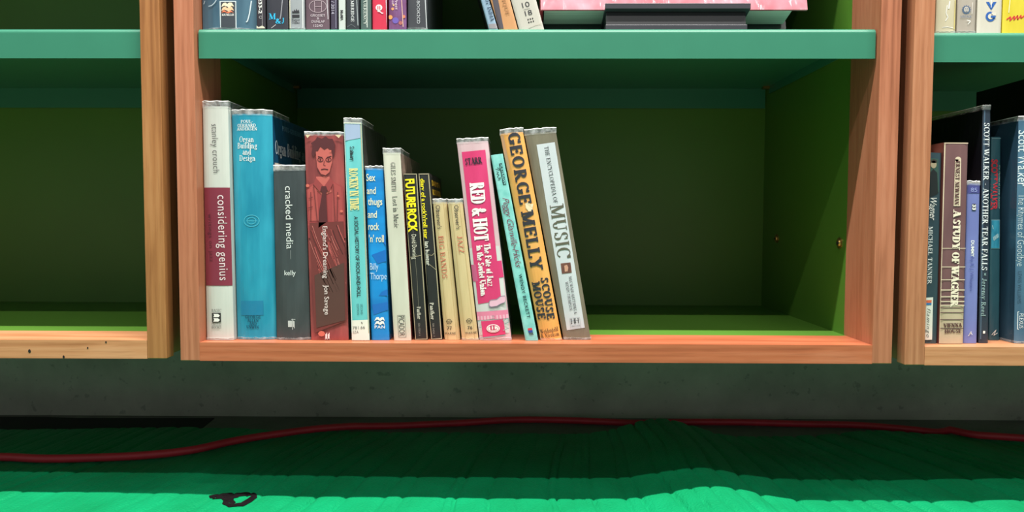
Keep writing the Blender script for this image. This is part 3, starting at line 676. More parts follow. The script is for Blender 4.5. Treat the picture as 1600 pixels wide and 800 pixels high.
for k_ in (0, 1):
    yy = 500+k_*6.2; b.poly([(585, yy+1.5), (588, yy-4.2), (592, yy-4.6), (593.4, yy-2), (596, yy-4.6), (599.5, yy-4.2), (601.4, yy+1.5), (598, yy-1), (594.4, yy+1.6), (593, yy+.8), (589.5, yy-1)], WHITE)
b.text(sans('PAN', .02, 0, 1.15), (585.6, 513), (601.5, 513), 4.8, WHITE)
b.sleeve(.0022, low=False); b.done()

b = shelved('paperback_book', 'tall cream paperback with small dark serif title, right of the blue one', GM, (598, 238.5), (625.5, 238.5), (642.6, 532), (615.6, 533), ZTc, .145, J((204, 202, 184), (213, 211, 195)), right=J((128, 52, 52), (150, 70, 70)))
b.text(serif('GILES SMITH', .13, .05), (610.4, 254), (612, 299), 7, INK); b.text(serif('Lost in Music', .13, .05), (613, 307), (615.9, 356), 7.6, INK)
b.text(sans('PICADOR', -.01, 0, .95), (622.4, 494), (624, 525), 9.5, INK)
b.line([(621, 492.5), (632.5, 492.3), (634.6, 526.6), (623, 527), (621, 492.5)], .6, ink((120, 118, 108)))
b.side('r', [(.001, .80), (.144, .80), (.144, .999), (.001, .999)], J((150, 130, 120)))
b.sleeve(.004, low=False); b.done()

BK = J((24, 26, 26), (36, 40, 38), rough=.5, coat=.3); WORN = ink((176, 164, 132)); YE = ink((246, 226, 20))
b = shelved('paperback_book', 'worn black paperback with fat yellow capitals on its spine', GM, (629, 271), (651.5, 271), (668.6, 531), (648, 532), ZTc, .11, BK)
b.line([(630.4, 272), (636, 350), (643, 440), (649.5, 530)], .9, WORN); b.line([(650.6, 272), (656, 360), (661.5, 440), (667.4, 529)], 1.3, WORN); b.line([(629.5, 272), (651, 272)], 1.2, WORN); b.line([(648.5, 530.4), (668, 529.6)], 1.2, WORN); b.line([(645, 358), (652, 440), (655, 500)], .6, ink((110, 106, 92))); b.line([(641, 402), (659, 399)], .6, WORN)
b.up()
b.text(sans('FUTURE ROCK', .05, 0, .86), (633.6, 280), (638.8, 363), 14, YE)
b.text(sans('David Downing', .0), (643.2, 366.5), (645, 405), 7.4, ink((214, 210, 190)))
b.text(serif('Panther', .2, .09), (651.2, 479.5), (652.3, 498.5), 6, ink((206, 202, 186))); b.text(sans('586 03834 X', -.01), (653.5, 505), (654.4, 525), 3, ink((150, 148, 138)))
b.done()
b = shelved('paperback_book', 'slim worn black paperback with small yellow lowercase title', GM, (653, 271), (670.8, 270.5), (691, 530.2), (673, 532), ZTc, .11, BK)
b.line([(654.6, 272), (660, 350), (668, 470), (674.6, 530)], 1.2, WORN); b.line([(669.6, 272), (676, 350), (684, 450), (689.8, 529)], 1.4, WORN); b.line([(653.6, 272), (670.4, 271.8)], 1.3, WORN); b.line([(673.5, 530.4), (690.6, 529)], 1.6, WORN); b.line([(669, 398), (675, 399), (680, 394)], .7, WORN); b.line([(671, 413), (682, 422)], .6, WORN)
b.up()
b.text(sans("diary of a rock'n'roll star", .03), (656.8, 279.5), (662.8, 373), 6.6, YE); b.text(sans('ian hunter', .02), (663.8, 377.5), (666.4, 415), 6.4, ink((226, 222, 206)))
b.text(serif('Panther', .2, .09), (671.6, 473), (673.4, 499.5), 6, ink((206, 202, 186))); b.text(sans('586 04041 7', -.01), (675.6, 505), (676.8, 526), 3, ink((150, 148, 138)))
for k_, tx in enumerate(('DIARY OF A', "ROCK'N'ROLL", 'STAR')): b.side_text('r', sans(tx, .04), .012, .09, .93-.055*k_, .034, ink((200, 170, 40)))
b.done()

BE = J((206, 182, 132), (216, 194, 148), rough=.5)
GO = 'pair of beige pocket guides'
for tl, tr, br, bl, lab, ti, num, p in (
    ((675.4, 316), (697.4, 316), (719, 530.8), (694.6, 532), 'small beige pocket book numbered 77, left of its pair', 'BIG BANDS', '77', dict(o=((680.6, 321), (683.6, 358)), t=((684.8, 369.5), (691.4, 435)), e=(701.7, 502.4), n=((698.6, 515.2), (706.2, 515)), w=((694.8, 523), (712, 522.4)))),
    ((699.4, 316.5), (722.4, 316), (747.4, 531.6), (721.6, 533), 'small beige pocket book numbered 76, right of its pair', 'JAZZ', '76', dict(o=((709.4, 321), (712.8, 358)), t=((714, 369), (717.6, 396)), e=(733, 501.4), n=((730.6, 514.6), (738.2, 514.2)), w=((727, 522.2), (744.6, 521.2))))):
    b = shelved('hardcover_book', lab, GM, tl, tr, br, bl, ZTc, .105, BE, bulge=.0025, power=3, hard=True)
    for f_ in (.22, .8): b.line([(tl[0]+(tr[0]-tl[0])*f_, tl[1]+1), (bl[0]+(br[0]-bl[0])*f_, 530)], .7, ink((190, 164, 114)))
    b.up(); b.text(sans("Observer's", .0, 0, 1.0), *p['o'], 7.2, INK); b.text(serif(ti, .13, .06), *p['t'], 8, RED_INK)
    ex, ey = p['e']; g_ = ink((70, 62, 48)); b.ring(ex, ey, 3.6, 3.6, .9, g_, 12); b.ring(ex, ey, 1.6, 1.2, .7, g_, 10); b.line([(ex-5, ey), (ex-3, ey-1.5)], .8, g_); b.line([(ex+5, ey), (ex+3, ey-1.5)], .8, g_)
    b.text(sans(num, .02), *p['n'], 5.4, g_); b.text(sans('WARNE', .01, 0, 1.2), *p['w'], 3.8, g_)
    b.sleeve(.0032, .05, low=(num == '76')); b.done()

b = shelved('paperback_book', 'pink and white book leaning left beside the beige pocket books', GM, (712.6, 222.5), (762.2, 220), (799.2, 531.2), (748.2, 533), ZTc, .15, J((212, 176, 182), (218, 188, 193)), bulge=.002, power=5, right=J((206, 190, 190)))
PK = J((212, 52, 108), (220, 62, 118)); WB = J((206, 207, 204))
b.panel((732.6, 388), (780, 384), (796, 520), (748, 524), WB); b.up()
b.panel((721.4, 237.6), (758.2, 234), (783.4, 469), (747, 475.2), PK); b.panel((735.4, 414), (743, 413.4), (747, 439.4), (738.6, 440), J((200, 92, 134))); b.panel((776, 408), (783.6, 407), (787, 433), (779, 434), PK); b.panel((744.4, 487.6), (794.4, 484), (796.2, 497), (746, 500.4), J((224, 130, 160))); b.panel((746.4, 494.4), (795.4, 491), (796.2, 497), (746.8, 500.4), J((232, 176, 194))); b.up()
b.panel((751.6, 502), (786.4, 498.6), (790, 522), (754.6, 527), PK); b.up()
b.text(serif('STARR', .26, .07, gap=.0), (727.2, 258), (754.2, 255.2), 10.4, ink((44, 30, 46)))
b.text(serif('RED & HOT', .3, .09, gap=-.01), (733.6, 286), (741.6, 377.5), 22.5, WHITE)
b.text(serif('The Fate of Jazz', .25, .09, gap=0), (756, 381), (762, 447.5), 10, WHITE); b.text(serif('in the Soviet Union', .25, .09, gap=0), (744.2, 383.5), (751.4, 462.5), 9.6, WHITE)
sh_ = ink((226, 178, 198)); b.poly([(764.5, 470.5), (767, 468.4), (776, 467.4), (781, 463.4), (788.6, 462), (790, 468), (788.4, 472.4), (782, 474.6), (776, 478.2), (767, 479.4), (764, 477)], sh_); b.up()
b.line([(764.4, 470.5), (767, 468.4), (776, 467.4), (781, 463.4), (788.6, 462), (790, 468), (788.4, 472.4), (782, 474.6), (776, 478.2), (767, 479.4), (764, 477), (764.4, 470.5)], .8, ink((128, 122, 140)))
b.line([(764, 479.6), (768, 481.2), (777, 480.4), (782, 476.6)], 1.2, ink((120, 116, 130)))
gt = ink((140, 160, 160)); b.line([(746.6, 503), (752, 500)], 1.2, gt); b.line([(786, 501), (793.6, 497), (795, 503), (788.4, 506)], 1.6, gt); b.line([(749, 528), (790, 523.6)], 1.4, gt); b.line([(786, 516), (797, 512)], 1.2, gt); b.line([(748, 512), (753, 511)], 1.2, gt)
b.ell(770.6, 513, 10.4, 6.6, WHITE); b.up(); b.ring(770.6, 513, 8.6, 5, .6, PK); b.text(serif('LL', .26, .12, gap=-.1), (766, 515.6), (776, 514.8), 7, ink((190, 40, 90)))
b.sleeve(.0032); b.done()

b = shelved('paperback_book', 'thin turquoise book leaning left between the pink and orange ones', GM, (765.8, 242.4), (785.4, 240), (841, 532.2), (821, 533), ZTc, .14, J((122, 200, 194), (146, 214, 208), scale=90, stretch=(1, 1, 1)))
hw = ink((20, 40, 44)); b.line([(774, 264), (781, 266), (780, 263), (777, 262)], .8, hw); b.line([(775.4, 268), (779, 269), (776, 272), (780, 273), (777, 276), (779.6, 279), (782, 277), (781, 281), (777.6, 281)], .8, hw)
b.panel((779.6, 255.6), (784.2, 255), (791, 288), (786, 289), ink((30, 60, 64))); b.up(); b.text(sans('AUSTRALIAN', .03), (781, 256.6), (787.4, 288), 4, ink((130, 200, 196)))
b.text(sans('Peggy Glanville-Hicks', -.012, .45, .9), (785, 309.5), (806.4, 419), 10.2, ink((120, 28, 64)))
b.text(sans('WENDY BECKETT', .02, 0, 1.2), (810.2, 428.6), (823.6, 497), 5.2, ink((24, 50, 56)))
b.panel((824.4, 513), (831, 512), (831.8, 515.4), (825, 516.2), ink((206, 54, 60))); b.panel((825, 516.2), (831.8, 515.4), (832.6, 519.2), (826, 520), ink((40, 70, 150))); b.text(serif('A&R', .2, .1), (826.4, 524), (834, 523), 3.8, INK)
b.done()

b = shelved('hardcover_book', 'orange book with big dark hand-cut capitals leaning left', GM, (777.8, 209), (817.2, 205.6), (878.4, 532), (845, 533), ZTc, .15, J((232, 164, 82), (240, 178, 98), scale=24), bulge=.004, power=3, hard=True, left=J((170, 132, 112)))
b.poly([(779.6, 213), (786.6, 211), (797, 262), (791, 268)], J((214, 164, 126))); b.up()
mk = ink((44, 46, 54))
b.text(serif('GEORGE MELLY', .23, .14, .12, gap=.09), (792.6, 209), (829.6, 424), 19.5, mk)
b.text(serif('SCOUSE', .25, .14, .1, gap=.06), (844, 434.4), (855, 499.6), 12.4, mk); b.text(serif('MOUSE', .25, .14, .1, gap=.06), (830.6, 441), (840.8, 499.6), 12.4, mk)
b.text(serif('Weidenfeld', .14, .06), (844.4, 522), (872.4, 517), 6.6, INK); b.text(serif('& Nicolson', .14, .06), (846, 529), (874, 524.4), 6.6, INK)
b.poly([(820.6, 318), (826, 315.6), (829, 319), (833.4, 318), (832, 326), (834, 330), (826, 330.4), (821.4, 325)], ink((226, 206, 170)))
b.sleeve(.0042); b.done()

OLV = J((112, 106, 88), (128, 122, 102))
b = shelved('hardcover_book', 'olive grey book with a long white spine label at the right end of the row', GM, (819.6, 209.4), (868.8, 205.4), (923.5, 529.5), (881, 533), ZTc, .165, OLV, bulge=.002, power=4, hard=True)
lb = MB(); b.panel((838.4, 226.2), (866.8, 222), (913.8, 512), (885.8, 516), J((198, 206, 210), (208, 214, 217)), target=lb); b.up()
b.text(serif('THE ENCYCLOPEDIA OF', .13, .05), (850.4, 229.4), (865.2, 318), 6.4, INK, lb); b.text(serif('MUSIC', .17, .06), (858.8, 320.6), (871.4, 405.4), 21.5, ink((92, 90, 74)), lb)
b.panel((876, 411.6), (891.4, 410), (893.4, 426), (878, 427.8), J((120, 80, 66), (96, 60, 54), scale=160), target=lb); b.up(); b.poly([(881.5, 415), (886, 413.6), (888, 418), (887, 424), (882.6, 424.6)], ink((196, 148, 124)), lb)
b.text(serif('MAX WADE-MATTHEWS &', .13, .05), (888.4, 432), (897.2, 490.6), 4.6, INK, lb); b.text(serif('WENDY THOMPSON', .13, .05), (883, 440.6), (890, 485), 4.6, INK, lb)
b.text(serif('HH', .1, .07, gap=-.2), (892.2, 506), (905, 504.4), 8, INK, lb); b.text(sans('HERMES HOUSE', .0), (893, 511), (906.4, 509.6), 2.4, ink((90, 90, 90)), lb)
b.line([(890, 497.4), (905.4, 495.4), (907.8, 512), (892, 514), (890, 497.4)], .4, ink((150, 150, 150)), False)
lb.build('spine_label', b.root, b.loc); b.sleeve(.0042); b.done()

# ------------------------------------------------------------------ books on the right bookcase's lower shelf
start_row(XLr+ST, ZTr, ZTr+.3)
GR = 'books on the bottom shelf of the right bookcase'
b = shelved('paperback_book', 'narrow dark teal book beside the right stile with a white bottom label', GR, (1451, 238), (1471.4, 239), (1464, 536.6), (1444.6, 537.2), ZTr, .12, J((40, 66, 76), (50, 76, 84)))
b.poly([(1454, 247), (1466, 248), (1467, 300), (1452.5, 308)], ink((52, 84, 76))); b.up(); b.ell(1458.5, 257, 4.6, 6, ink((172, 158, 130))); b.poly([(1452.6, 308), (1453, 270), (1458, 264), (1464, 270), (1465.5, 302)], ink((24, 32, 34))); b.ell(1459, 252, 5, 3, ink((60, 56, 46)))
b.up(); b.text(sans('Wagner', -.005, .35), (1453, 309), (1452, 344), 11, WHITE); b.text(serif('MICHAEL TANNER', .16, .06), (1450.6, 353.6), (1448.8, 444), 6.4, ink((220, 226, 226)))
lb = MB(); b.panel((1446, 465), (1457.4, 464.4), (1455.8, 530.6), (1444.8, 531), ink((226, 230, 220)), target=lb); b.up()
b.panel((1447, 469), (1455, 468.6), (1454.8, 473), (1447, 473.2), ink((226, 110, 70)), target=lb); b.panel((1447, 473.2), (1454.8, 473), (1454.6, 476.4), (1447, 476.6), ink((50, 120, 180)), target=lb); b.text(sans('flamingo', -.01, .3, 1.3), (1448.2, 482), (1446.8, 527), 5.6, ink((60, 66, 70)), lb)
lb.build('publisher_label', b.root, b.loc); b.done()

MV = J((112, 78, 80), (124, 88, 88))
b = shelved('hardcover_book', 'mauve brown book with white horizontal rules and a beige foot', GR, (1475.6, 222.5), (1513, 222.8), (1505, 537), (1466, 538), ZTr, .13, MV, left=J((132, 76, 70)))
b.line([(1476.6, 223), (1467.4, 537)], 2, ink((226, 206, 176))); b.line([(1475.8, 223.6), (1512.6, 223.8)], 1.6, ink((206, 186, 160)))
bands = [(452, 462), (463, 470), (471, 476), (477, 481), (482, 537)]
b.panel((1469.4, 476), (1507, 476), (1505.4, 536.6), (1466.8, 537.4), J((190, 176, 146), (200, 186, 158))); b.up()
for i, y in enumerate((388, 417, 437, 453, 463.5, 471, 477)): b.line([(1472.2-.03*(y-388), y), (1508.6-.026*(y-388), y)], 1.0+.25*i if i < 5 else 1.8, ink((206, 190, 164)))
for y in (481, 488.5, 499.5, 513): b.line([(1468.6, y), (1505.4, y)], 1.3, ink((96, 74, 70)))
lb_ = ink((214, 196, 170)); b.panel((1492, 249), (1501.4, 249.4), (1500, 322), (1489.6, 322), lb_); b.ell(1496.7, 249.3, 4.7, 4.5, lb_); b.up()
b.text(serif('ERNEST NEWMAN', .24, .08, gap=.0), (1493, 252), (1491, 320), 6.6, ink((84, 48, 50)))
b.text(serif('A STUDY OF WAGNER', .3, .1, gap=.0), (1489.2, 327), (1484.6, 480), 11.6, ink((236, 224, 200)))
b.text(serif('VIENNA', .3, .1, gap=0), (1473.6, 511.4), (1503, 510.6), 6, ink((88, 62, 58))); b.text(serif('HOUSE', .3, .1, gap=0), (1475.6, 520.6), (1501.6, 520), 6, ink((88, 62, 58)))
b.done()

b = shelved('paperback_book', 'small lilac blue paperback with a darker top band', GR, (1512.2, 287), (1531.8, 287.4), (1526.6, 536.4), (1505.4, 537), ZTr, .115, J((112, 122, 184), (124, 134, 196)))
b.panel((1512.4, 288), (1531.6, 288.4), (1531.2, 302.4), (1512, 302), J((74, 76, 140))); b.up()
b.text(sans('85', 0), (1516.4, 299.6), (1526.4, 299.8), 6.6, ink((150, 160, 214))); b.panel((1518.6, 318.4), (1524.6, 318.6), (1524.2, 329), (1518.2, 328.8), ink((24, 28, 44))); b.up(); b.text(sans('33', .05), (1519, 319.4), (1518.8, 328), 5.4, WHITE)
b.text(sans('DUMMY', .03), (1517, 375.6), (1516.4, 401), 5, WHITE); b.text(sans('by R. J. Wheaton', 0), (1516.2, 402.6), (1514.6, 454), 5.4, ink((74, 84, 150)))
b.line([(1513.8, 523), (1517, 518)], 1.4, WHITE); b.line([(1515, 519), (1518.8, 522.6)], 1, WHITE); b.line([(1512.4, 524.6), (1516, 521)], .9, WHITE)
b.sleeve(.0025, low=False); b.done()

DB = J((32, 44, 58), (42, 58, 74))
b = shelved('hardcover_book', 'tall dark slate book with white serif capitals behind the lilac paperback', GR, (1536.4, 169.4), (1548.4, 169), (1544.6, 536), (1529.6, 536.8), ZTr, .16, DB, bulge=.001, power=4, hard=True, left=J((14, 14, 20), rough=.3))
b.line([(1538.4, 172), (1532, 530)], 2, ink((70, 92, 112))); b.up()
b.text(serif('SCOTT WALKER - ANOTHER TEAR FALLS', .17, .06), (1537.4, 192), (1533.6, 422), 8.6, ink((226, 230, 232))); b.text(serif('* Jeremy Reed', .14, .06), (1534.6, 426), (1532.4, 494), 7, ink((150, 176, 176)))
b.panel((1535.6, 517), (1539, 517), (1538.8, 521), (1535.4, 521), WHITE)
b.sleeve(.003, .1, low=False); b.done()

TL2 = J((36, 76, 90), (48, 96, 108))
b = shelved('paperback_book', 'dark teal book with red title set back behind its neighbours', GR, (1549, 214), (1564.2, 214), (1562, 531.6), (1545.4, 532), ZTr, .13, TL2)
b.line([(1549.6, 216.4), (1564, 216.4)], .6, ink((150, 180, 186))); b.text(sans('SCOTT WALKER', .05, 0, .9), (1549.4, 249), (1548.6, 328), 9.6, ink((196, 44, 58))); b.text(sans('the rhymes of a pop outsider', 0), (1560.8, 258), (1560, 326), 2.6, ink((170, 200, 190)))
b.panel((1549, 343.4), (1562.4, 343.4), (1562, 388.6), (1548.4, 388.6), ink((140, 176, 186))); b.up(); b.panel((1549, 344.2), (1561.6, 344.2), (1561.2, 387.8), (1548.4, 387.8), J((32, 128, 160), (60, 160, 190), scale=120)); b.up()
for k_ in range(7): b.line([(1550+k_*1.4, 352+(k_*37 % 19)), (1551.4+k_*1.3, 358+(k_*37 % 19))], 1, ink((180, 214, 220)))
b.line([(1549, 523), (1556, 515), (1552, 524), (1558, 520)], .8, WHITE); b.done()

SB = J((58, 96, 122), (76, 116, 140)); SB2 = J((34, 62, 82), (44, 74, 94))
b = shelved('hardcover_book', 'thick blue grey book with thin white lettering at the right edge', GR, (1594.6, 186.4), (1641, 187), (1633.5, 537.4), (1587, 537), ZTr, .14, SB, bulge=.003, power=3, hard=True, left=SB2)
b.text(sans('Scott Walker', .004), (1594.2, 203), (1592.8, 291), 12.6, ink((210, 222, 226))); b.text(sans('The Rhymes of Goodbye', -.014), (1593.6, 303), (1591.2, 416), 9.4, ink((190, 206, 212))); b.text(sans('LEWIS WILLIAMS', -.015), (1592.6, 424), (1591.2, 474), 5, ink((44, 74, 96)))
b.line([(1592, 487.4), (1606, 487.6), (1606, 515), (1591.4, 514.8), (1592, 487.4)], 1, ink((206, 216, 220))); b.text(sans('PLEXUS', .0), (1594, 490), (1593.4, 513), 6, ink((206, 216, 220)))
for k_ in range(9): b.side('l', [(.044+.01*(k_ % 4), .46+.05*k_), (.05+.01*(k_ % 4), .46+.05*k_), (.05+.01*(k_ % 4), .475+.05*k_), (.044+.01*(k_ % 4), .475+.05*k_)], ink((84, 108, 120)))
b.sleeve(.003, .1); b.done()
xl_ = at(1642, 537, .012)[0]; xr_ = xl_+.032; q_ = ((xl_, ZTr+.283), (xr_, ZTr+.283), (xr_, ZTr), (xl_, ZTr))
b = Book('hardcover_book', 'tallest black book rising behind the blue grey one at the right edge', GR, q_, .012, .138, J((12, 12, 13), rough=.4), bulge=.003, power=3, hard=True, rest=ZTr); b.done()

# ------------------------------------------------------------------ books on the upper shelves (only their feet are in the frame)
def upper(name, label, group, x0, x1, ybot, zs, h, depth, col, yf=.014, lean=None, **k):
    P0, P1 = at(x0, ybot, yf), at(x1, ybot, yf); dx = (0, 0)
    if lean:
        A, B = at(lean[0], 0, yf), at(lean[1], 0, yf); dx = ((A[0]-P0[0])/(A[2]-zs)*h, (B[0]-P1[0])/(B[2]-zs)*h)
    q = ((P0[0]+dx[0], zs+h), (P1[0]+dx[1], zs+h), (P1[0], zs), (P0[0], zs))
    return Book(name, label, group, q, yf, depth, col, rest=zs, **k)
start_row(XLc+ST, ZSc, ZSc+.3)
GU = 'books on the upper shelf of the middle bookcase'
b = upper('hardcover_book', 'wide steel blue book at the left end of the upper shelf', GU, 309.5, 399, 45, ZSc, .24, .165, J((56, 92, 112), (74, 112, 130)), bulge=.005, power=2.4, hard=True)
b.panel((343, 1.5), (369, 1.5), (369.6, 43.5), (344, 43.5), ink((200, 212, 214))); b.up(); b.panel((345, 3), (367.6, 3), (368, 43), (345.4, 43), ink((54, 62, 70))); b.up()
for k_, c_ in ((0, (232, 220, 186)), (1, (236, 190, 150))):
    yy = 9+k_*6.4; b.poly([(346, yy+2.4), (348.4, yy-3.4), (352.6, yy-5), (355.4, yy-2.4), (358.4, yy-5), (362.6, yy-4.6), (366, yy+1.6), (362, yy), (358.6, yy+3.6), (355.6, yy+1.6), (350.6, yy)], ink(c_))
b.poly([(346, 20), (350, 16), (354.6, 19), (360, 16), (366, 20.4), (362, 19), (357, 21), (351, 19)], ink((226, 120, 84)))
b.text(serif('MACMILLAN', .18, .08), (347, 25), (366, 25), 3.4, WHITE)
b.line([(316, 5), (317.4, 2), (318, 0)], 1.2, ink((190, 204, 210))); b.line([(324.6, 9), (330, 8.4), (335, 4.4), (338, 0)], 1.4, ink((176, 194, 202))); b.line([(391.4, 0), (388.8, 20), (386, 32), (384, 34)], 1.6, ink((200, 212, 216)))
b.sleeve(.003); b.done()
b = upper('paperback_book', 'slim black book with white upright lettering next to the steel blue one', GU, 400.5, 415, 45, ZSc, .2, .13, J((40, 36, 44), (54, 48, 56)))
b.text(sans('22233-2', .03), (404, -14), (404.4, 21.5), 5, WHITE); b.ring(407.4, 27, 2.4, 2, .7, ink((170, 170, 170)), 8); b.line([(409.6, 0), (410, 42)], .8, ink((150, 146, 150))); b.poly([(401, 44.4), (401, 40), (404, 42.4), (410, 40), (414, 43), (414, 44.4)], ink((206, 200, 180))); b.done()
b = upper('paperback_book', 'dark grey book with cyan initials at its foot', GU, 416.5, 450, 44.6, ZSc, .22, .14, J((46, 48, 58), (58, 58, 66)))
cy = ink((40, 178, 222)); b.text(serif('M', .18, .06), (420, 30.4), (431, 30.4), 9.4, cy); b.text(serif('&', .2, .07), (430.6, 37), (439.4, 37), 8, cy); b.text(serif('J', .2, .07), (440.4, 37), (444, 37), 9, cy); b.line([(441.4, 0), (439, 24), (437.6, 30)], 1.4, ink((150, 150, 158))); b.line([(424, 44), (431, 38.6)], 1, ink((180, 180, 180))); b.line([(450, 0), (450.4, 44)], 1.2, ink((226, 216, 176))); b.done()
b = upper('hardcover_book', 'light silver grey book with a small dark flame mark', GU, 452.6, 476, 44.6, ZSc, .225, .145, J((150, 156, 160), (164, 170, 172)))
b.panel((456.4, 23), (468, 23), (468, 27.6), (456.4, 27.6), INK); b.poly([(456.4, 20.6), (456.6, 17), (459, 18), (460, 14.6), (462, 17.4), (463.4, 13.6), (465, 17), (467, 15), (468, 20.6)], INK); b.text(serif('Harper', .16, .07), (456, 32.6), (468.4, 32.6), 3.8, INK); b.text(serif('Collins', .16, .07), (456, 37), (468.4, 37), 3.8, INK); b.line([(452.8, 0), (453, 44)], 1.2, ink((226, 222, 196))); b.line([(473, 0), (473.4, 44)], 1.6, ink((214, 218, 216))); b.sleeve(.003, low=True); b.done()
b = upper('hardcover_book', 'dusty mauve book with a thin ring and lines of pale capitals', GU, 477.5, 514.6, 44.6, ZSc, .23, .15, J((96, 76, 86), (112, 90, 98)))
pl = ink((182, 162, 170)); b.ring(496.6, 10, 13.4, 9.6, .8, pl, 24); b.line([(491.4, 1), (492, 19.4)], .8, pl); b.line([(502.6, 1), (502.4, 19)], .8, pl); b.line([(491.6, 10.6), (502.6, 10.2)], .8, pl)
for tx, y, a, c in (('GROSSET', 26, 485.4, 508), ('&', 30.4, 495.4, 498.6), ('DUNLAP', 35.6, 487, 507.4), ('12240', 42, 490, 504)): b.text(sans(tx, .0), (a, y), (c, y), 4, ink((206, 194, 200)))
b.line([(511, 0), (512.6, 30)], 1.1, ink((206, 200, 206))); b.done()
b = upper('paperback_book', 'narrow dark plum book beside the slim white one', GU, 515.4, 527, 44.6, ZSc, .21, .13, J((58, 50, 70), (70, 62, 82)))
b.text(sans('2013 / 2014', 0), (517.6, -16), (517.8, 22), 5, ink((186, 182, 200))); b.line([(524.6, 0), (525, 44)], 1, ink((130, 128, 150))); b.done()
b = upper('paperback_book', 'slim white book with a small black upright word', GU, 528, 539.6, 44.6, ZSc, .22, .14, J((198, 206, 200)))
b.text(sans('MoMA', .03), (531.8, 16), (532, 32), 4.6, INK); b.done()
b = upper('hardcover_book', 'black book with pale serif capitals right of the slim white one', GU, 540.4, 561.4, 44.6, ZSc, .235, .15, J((42, 48, 54), (54, 60, 64)))
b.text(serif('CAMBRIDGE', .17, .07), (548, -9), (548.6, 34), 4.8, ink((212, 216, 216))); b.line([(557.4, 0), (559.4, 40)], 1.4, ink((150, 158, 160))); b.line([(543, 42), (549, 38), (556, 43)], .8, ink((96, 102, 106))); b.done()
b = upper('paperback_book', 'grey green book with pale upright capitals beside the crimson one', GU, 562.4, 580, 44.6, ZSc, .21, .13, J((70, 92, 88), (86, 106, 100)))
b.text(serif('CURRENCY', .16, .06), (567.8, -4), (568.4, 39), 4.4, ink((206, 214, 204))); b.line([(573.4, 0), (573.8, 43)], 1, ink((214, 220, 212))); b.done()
b = upper('paperback_book', 'crimson book with a round white letter logo', GU, 582, 604.4, 44.8, ZSc, .2, .13, J((206, 42, 72), (214, 52, 80)))
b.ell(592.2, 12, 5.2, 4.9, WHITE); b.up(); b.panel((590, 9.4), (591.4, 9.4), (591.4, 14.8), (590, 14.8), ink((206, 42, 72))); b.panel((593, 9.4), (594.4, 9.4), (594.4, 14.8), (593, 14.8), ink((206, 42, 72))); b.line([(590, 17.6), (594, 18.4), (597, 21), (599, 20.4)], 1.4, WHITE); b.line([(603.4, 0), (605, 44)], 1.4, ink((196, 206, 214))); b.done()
b = upper('paperback_book', 'violet book with blurry orange spots next to the crimson one', GU, 607.6, 635, 44.6, ZSc, .22, .14, J((112, 62, 104), (128, 88, 142), scale=60))
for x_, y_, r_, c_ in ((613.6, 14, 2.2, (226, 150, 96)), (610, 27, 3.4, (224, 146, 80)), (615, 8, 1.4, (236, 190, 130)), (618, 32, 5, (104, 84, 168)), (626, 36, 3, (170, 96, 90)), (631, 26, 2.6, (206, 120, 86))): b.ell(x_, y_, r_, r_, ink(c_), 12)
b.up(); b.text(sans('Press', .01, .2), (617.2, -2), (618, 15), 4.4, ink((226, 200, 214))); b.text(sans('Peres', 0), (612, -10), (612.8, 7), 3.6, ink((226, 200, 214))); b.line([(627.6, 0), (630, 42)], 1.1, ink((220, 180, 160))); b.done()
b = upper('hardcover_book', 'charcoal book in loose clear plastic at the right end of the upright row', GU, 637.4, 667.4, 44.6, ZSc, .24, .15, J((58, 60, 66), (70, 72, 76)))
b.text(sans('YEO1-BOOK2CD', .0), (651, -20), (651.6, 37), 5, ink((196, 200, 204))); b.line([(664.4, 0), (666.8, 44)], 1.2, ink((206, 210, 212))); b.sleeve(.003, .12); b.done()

b = upper('hardcover_book', 'leaning slim book with a pale blue spine on the upper shelf', GU, 764, 778.4, 44.8, ZSc, .2, .13, J((140, 168, 190), (156, 180, 198)), lean=(751, 764), left=J((58, 54, 60)))
b.panel((763, 38), (777, 36.4), (779, 44.6), (764.4, 44.6), J((146, 142, 146))); b.up(); b.text(serif('ARTS OF INDIA', .17, .07), (751.6, -24), (766.8, 33.4), 6, ink((50, 72, 100))); b.done()
b = upper('hardcover_book', 'leaning tan book with a dark edge, between pale blue and white ones', GU, 779, 809.4, 44.8, ZSc, .215, .14, J((202, 146, 96), (212, 160, 112)), lean=(765, 796.6), left=J((60, 54, 62)))
b.panel((765.4, -20), (774.6, -20), (787, 44.6), (778.4, 44.6), J((84, 78, 86))); b.up(); b.text(serif('POETIQUE', .17, .08), (776.6, -28), (790.6, 24), 5.6, ink((170, 118, 74))); b.done()
b = upper('paperback_book', 'leaning white paperback with black numerals and six dots', GU, 811, 850.6, 44.8, ZSc, .205, .12, J((196, 192, 180), (204, 200, 188)), lean=(797, 837.6))
b.text(sans('10', .0), (816.6, 12.6), (828, 9.8), 8.6, INK); b.line([(818, 15.2), (828, 12.8)], .6, ink((130, 128, 120))); b.text(sans('18', .0), (821.2, 25.4), (832, 22.6), 8.6, INK)
for r_ in (0, 1):
    for c_ in (0, 1, 2): b.panel(*[(825+c_*3.5+r_*1.2+dx_, 30.6-c_*.9+r_*4.4+dy_) for dx_, dy_ in ((-1, -.8), (.9, -1.2), (1.2, .8), (-.7, 1.2))], ink((20, 20, 22)), 2, 2)
b.line([(826, 44), (836, 40), (848, 36.6)], .7, ink((180, 176, 160))); b.done()

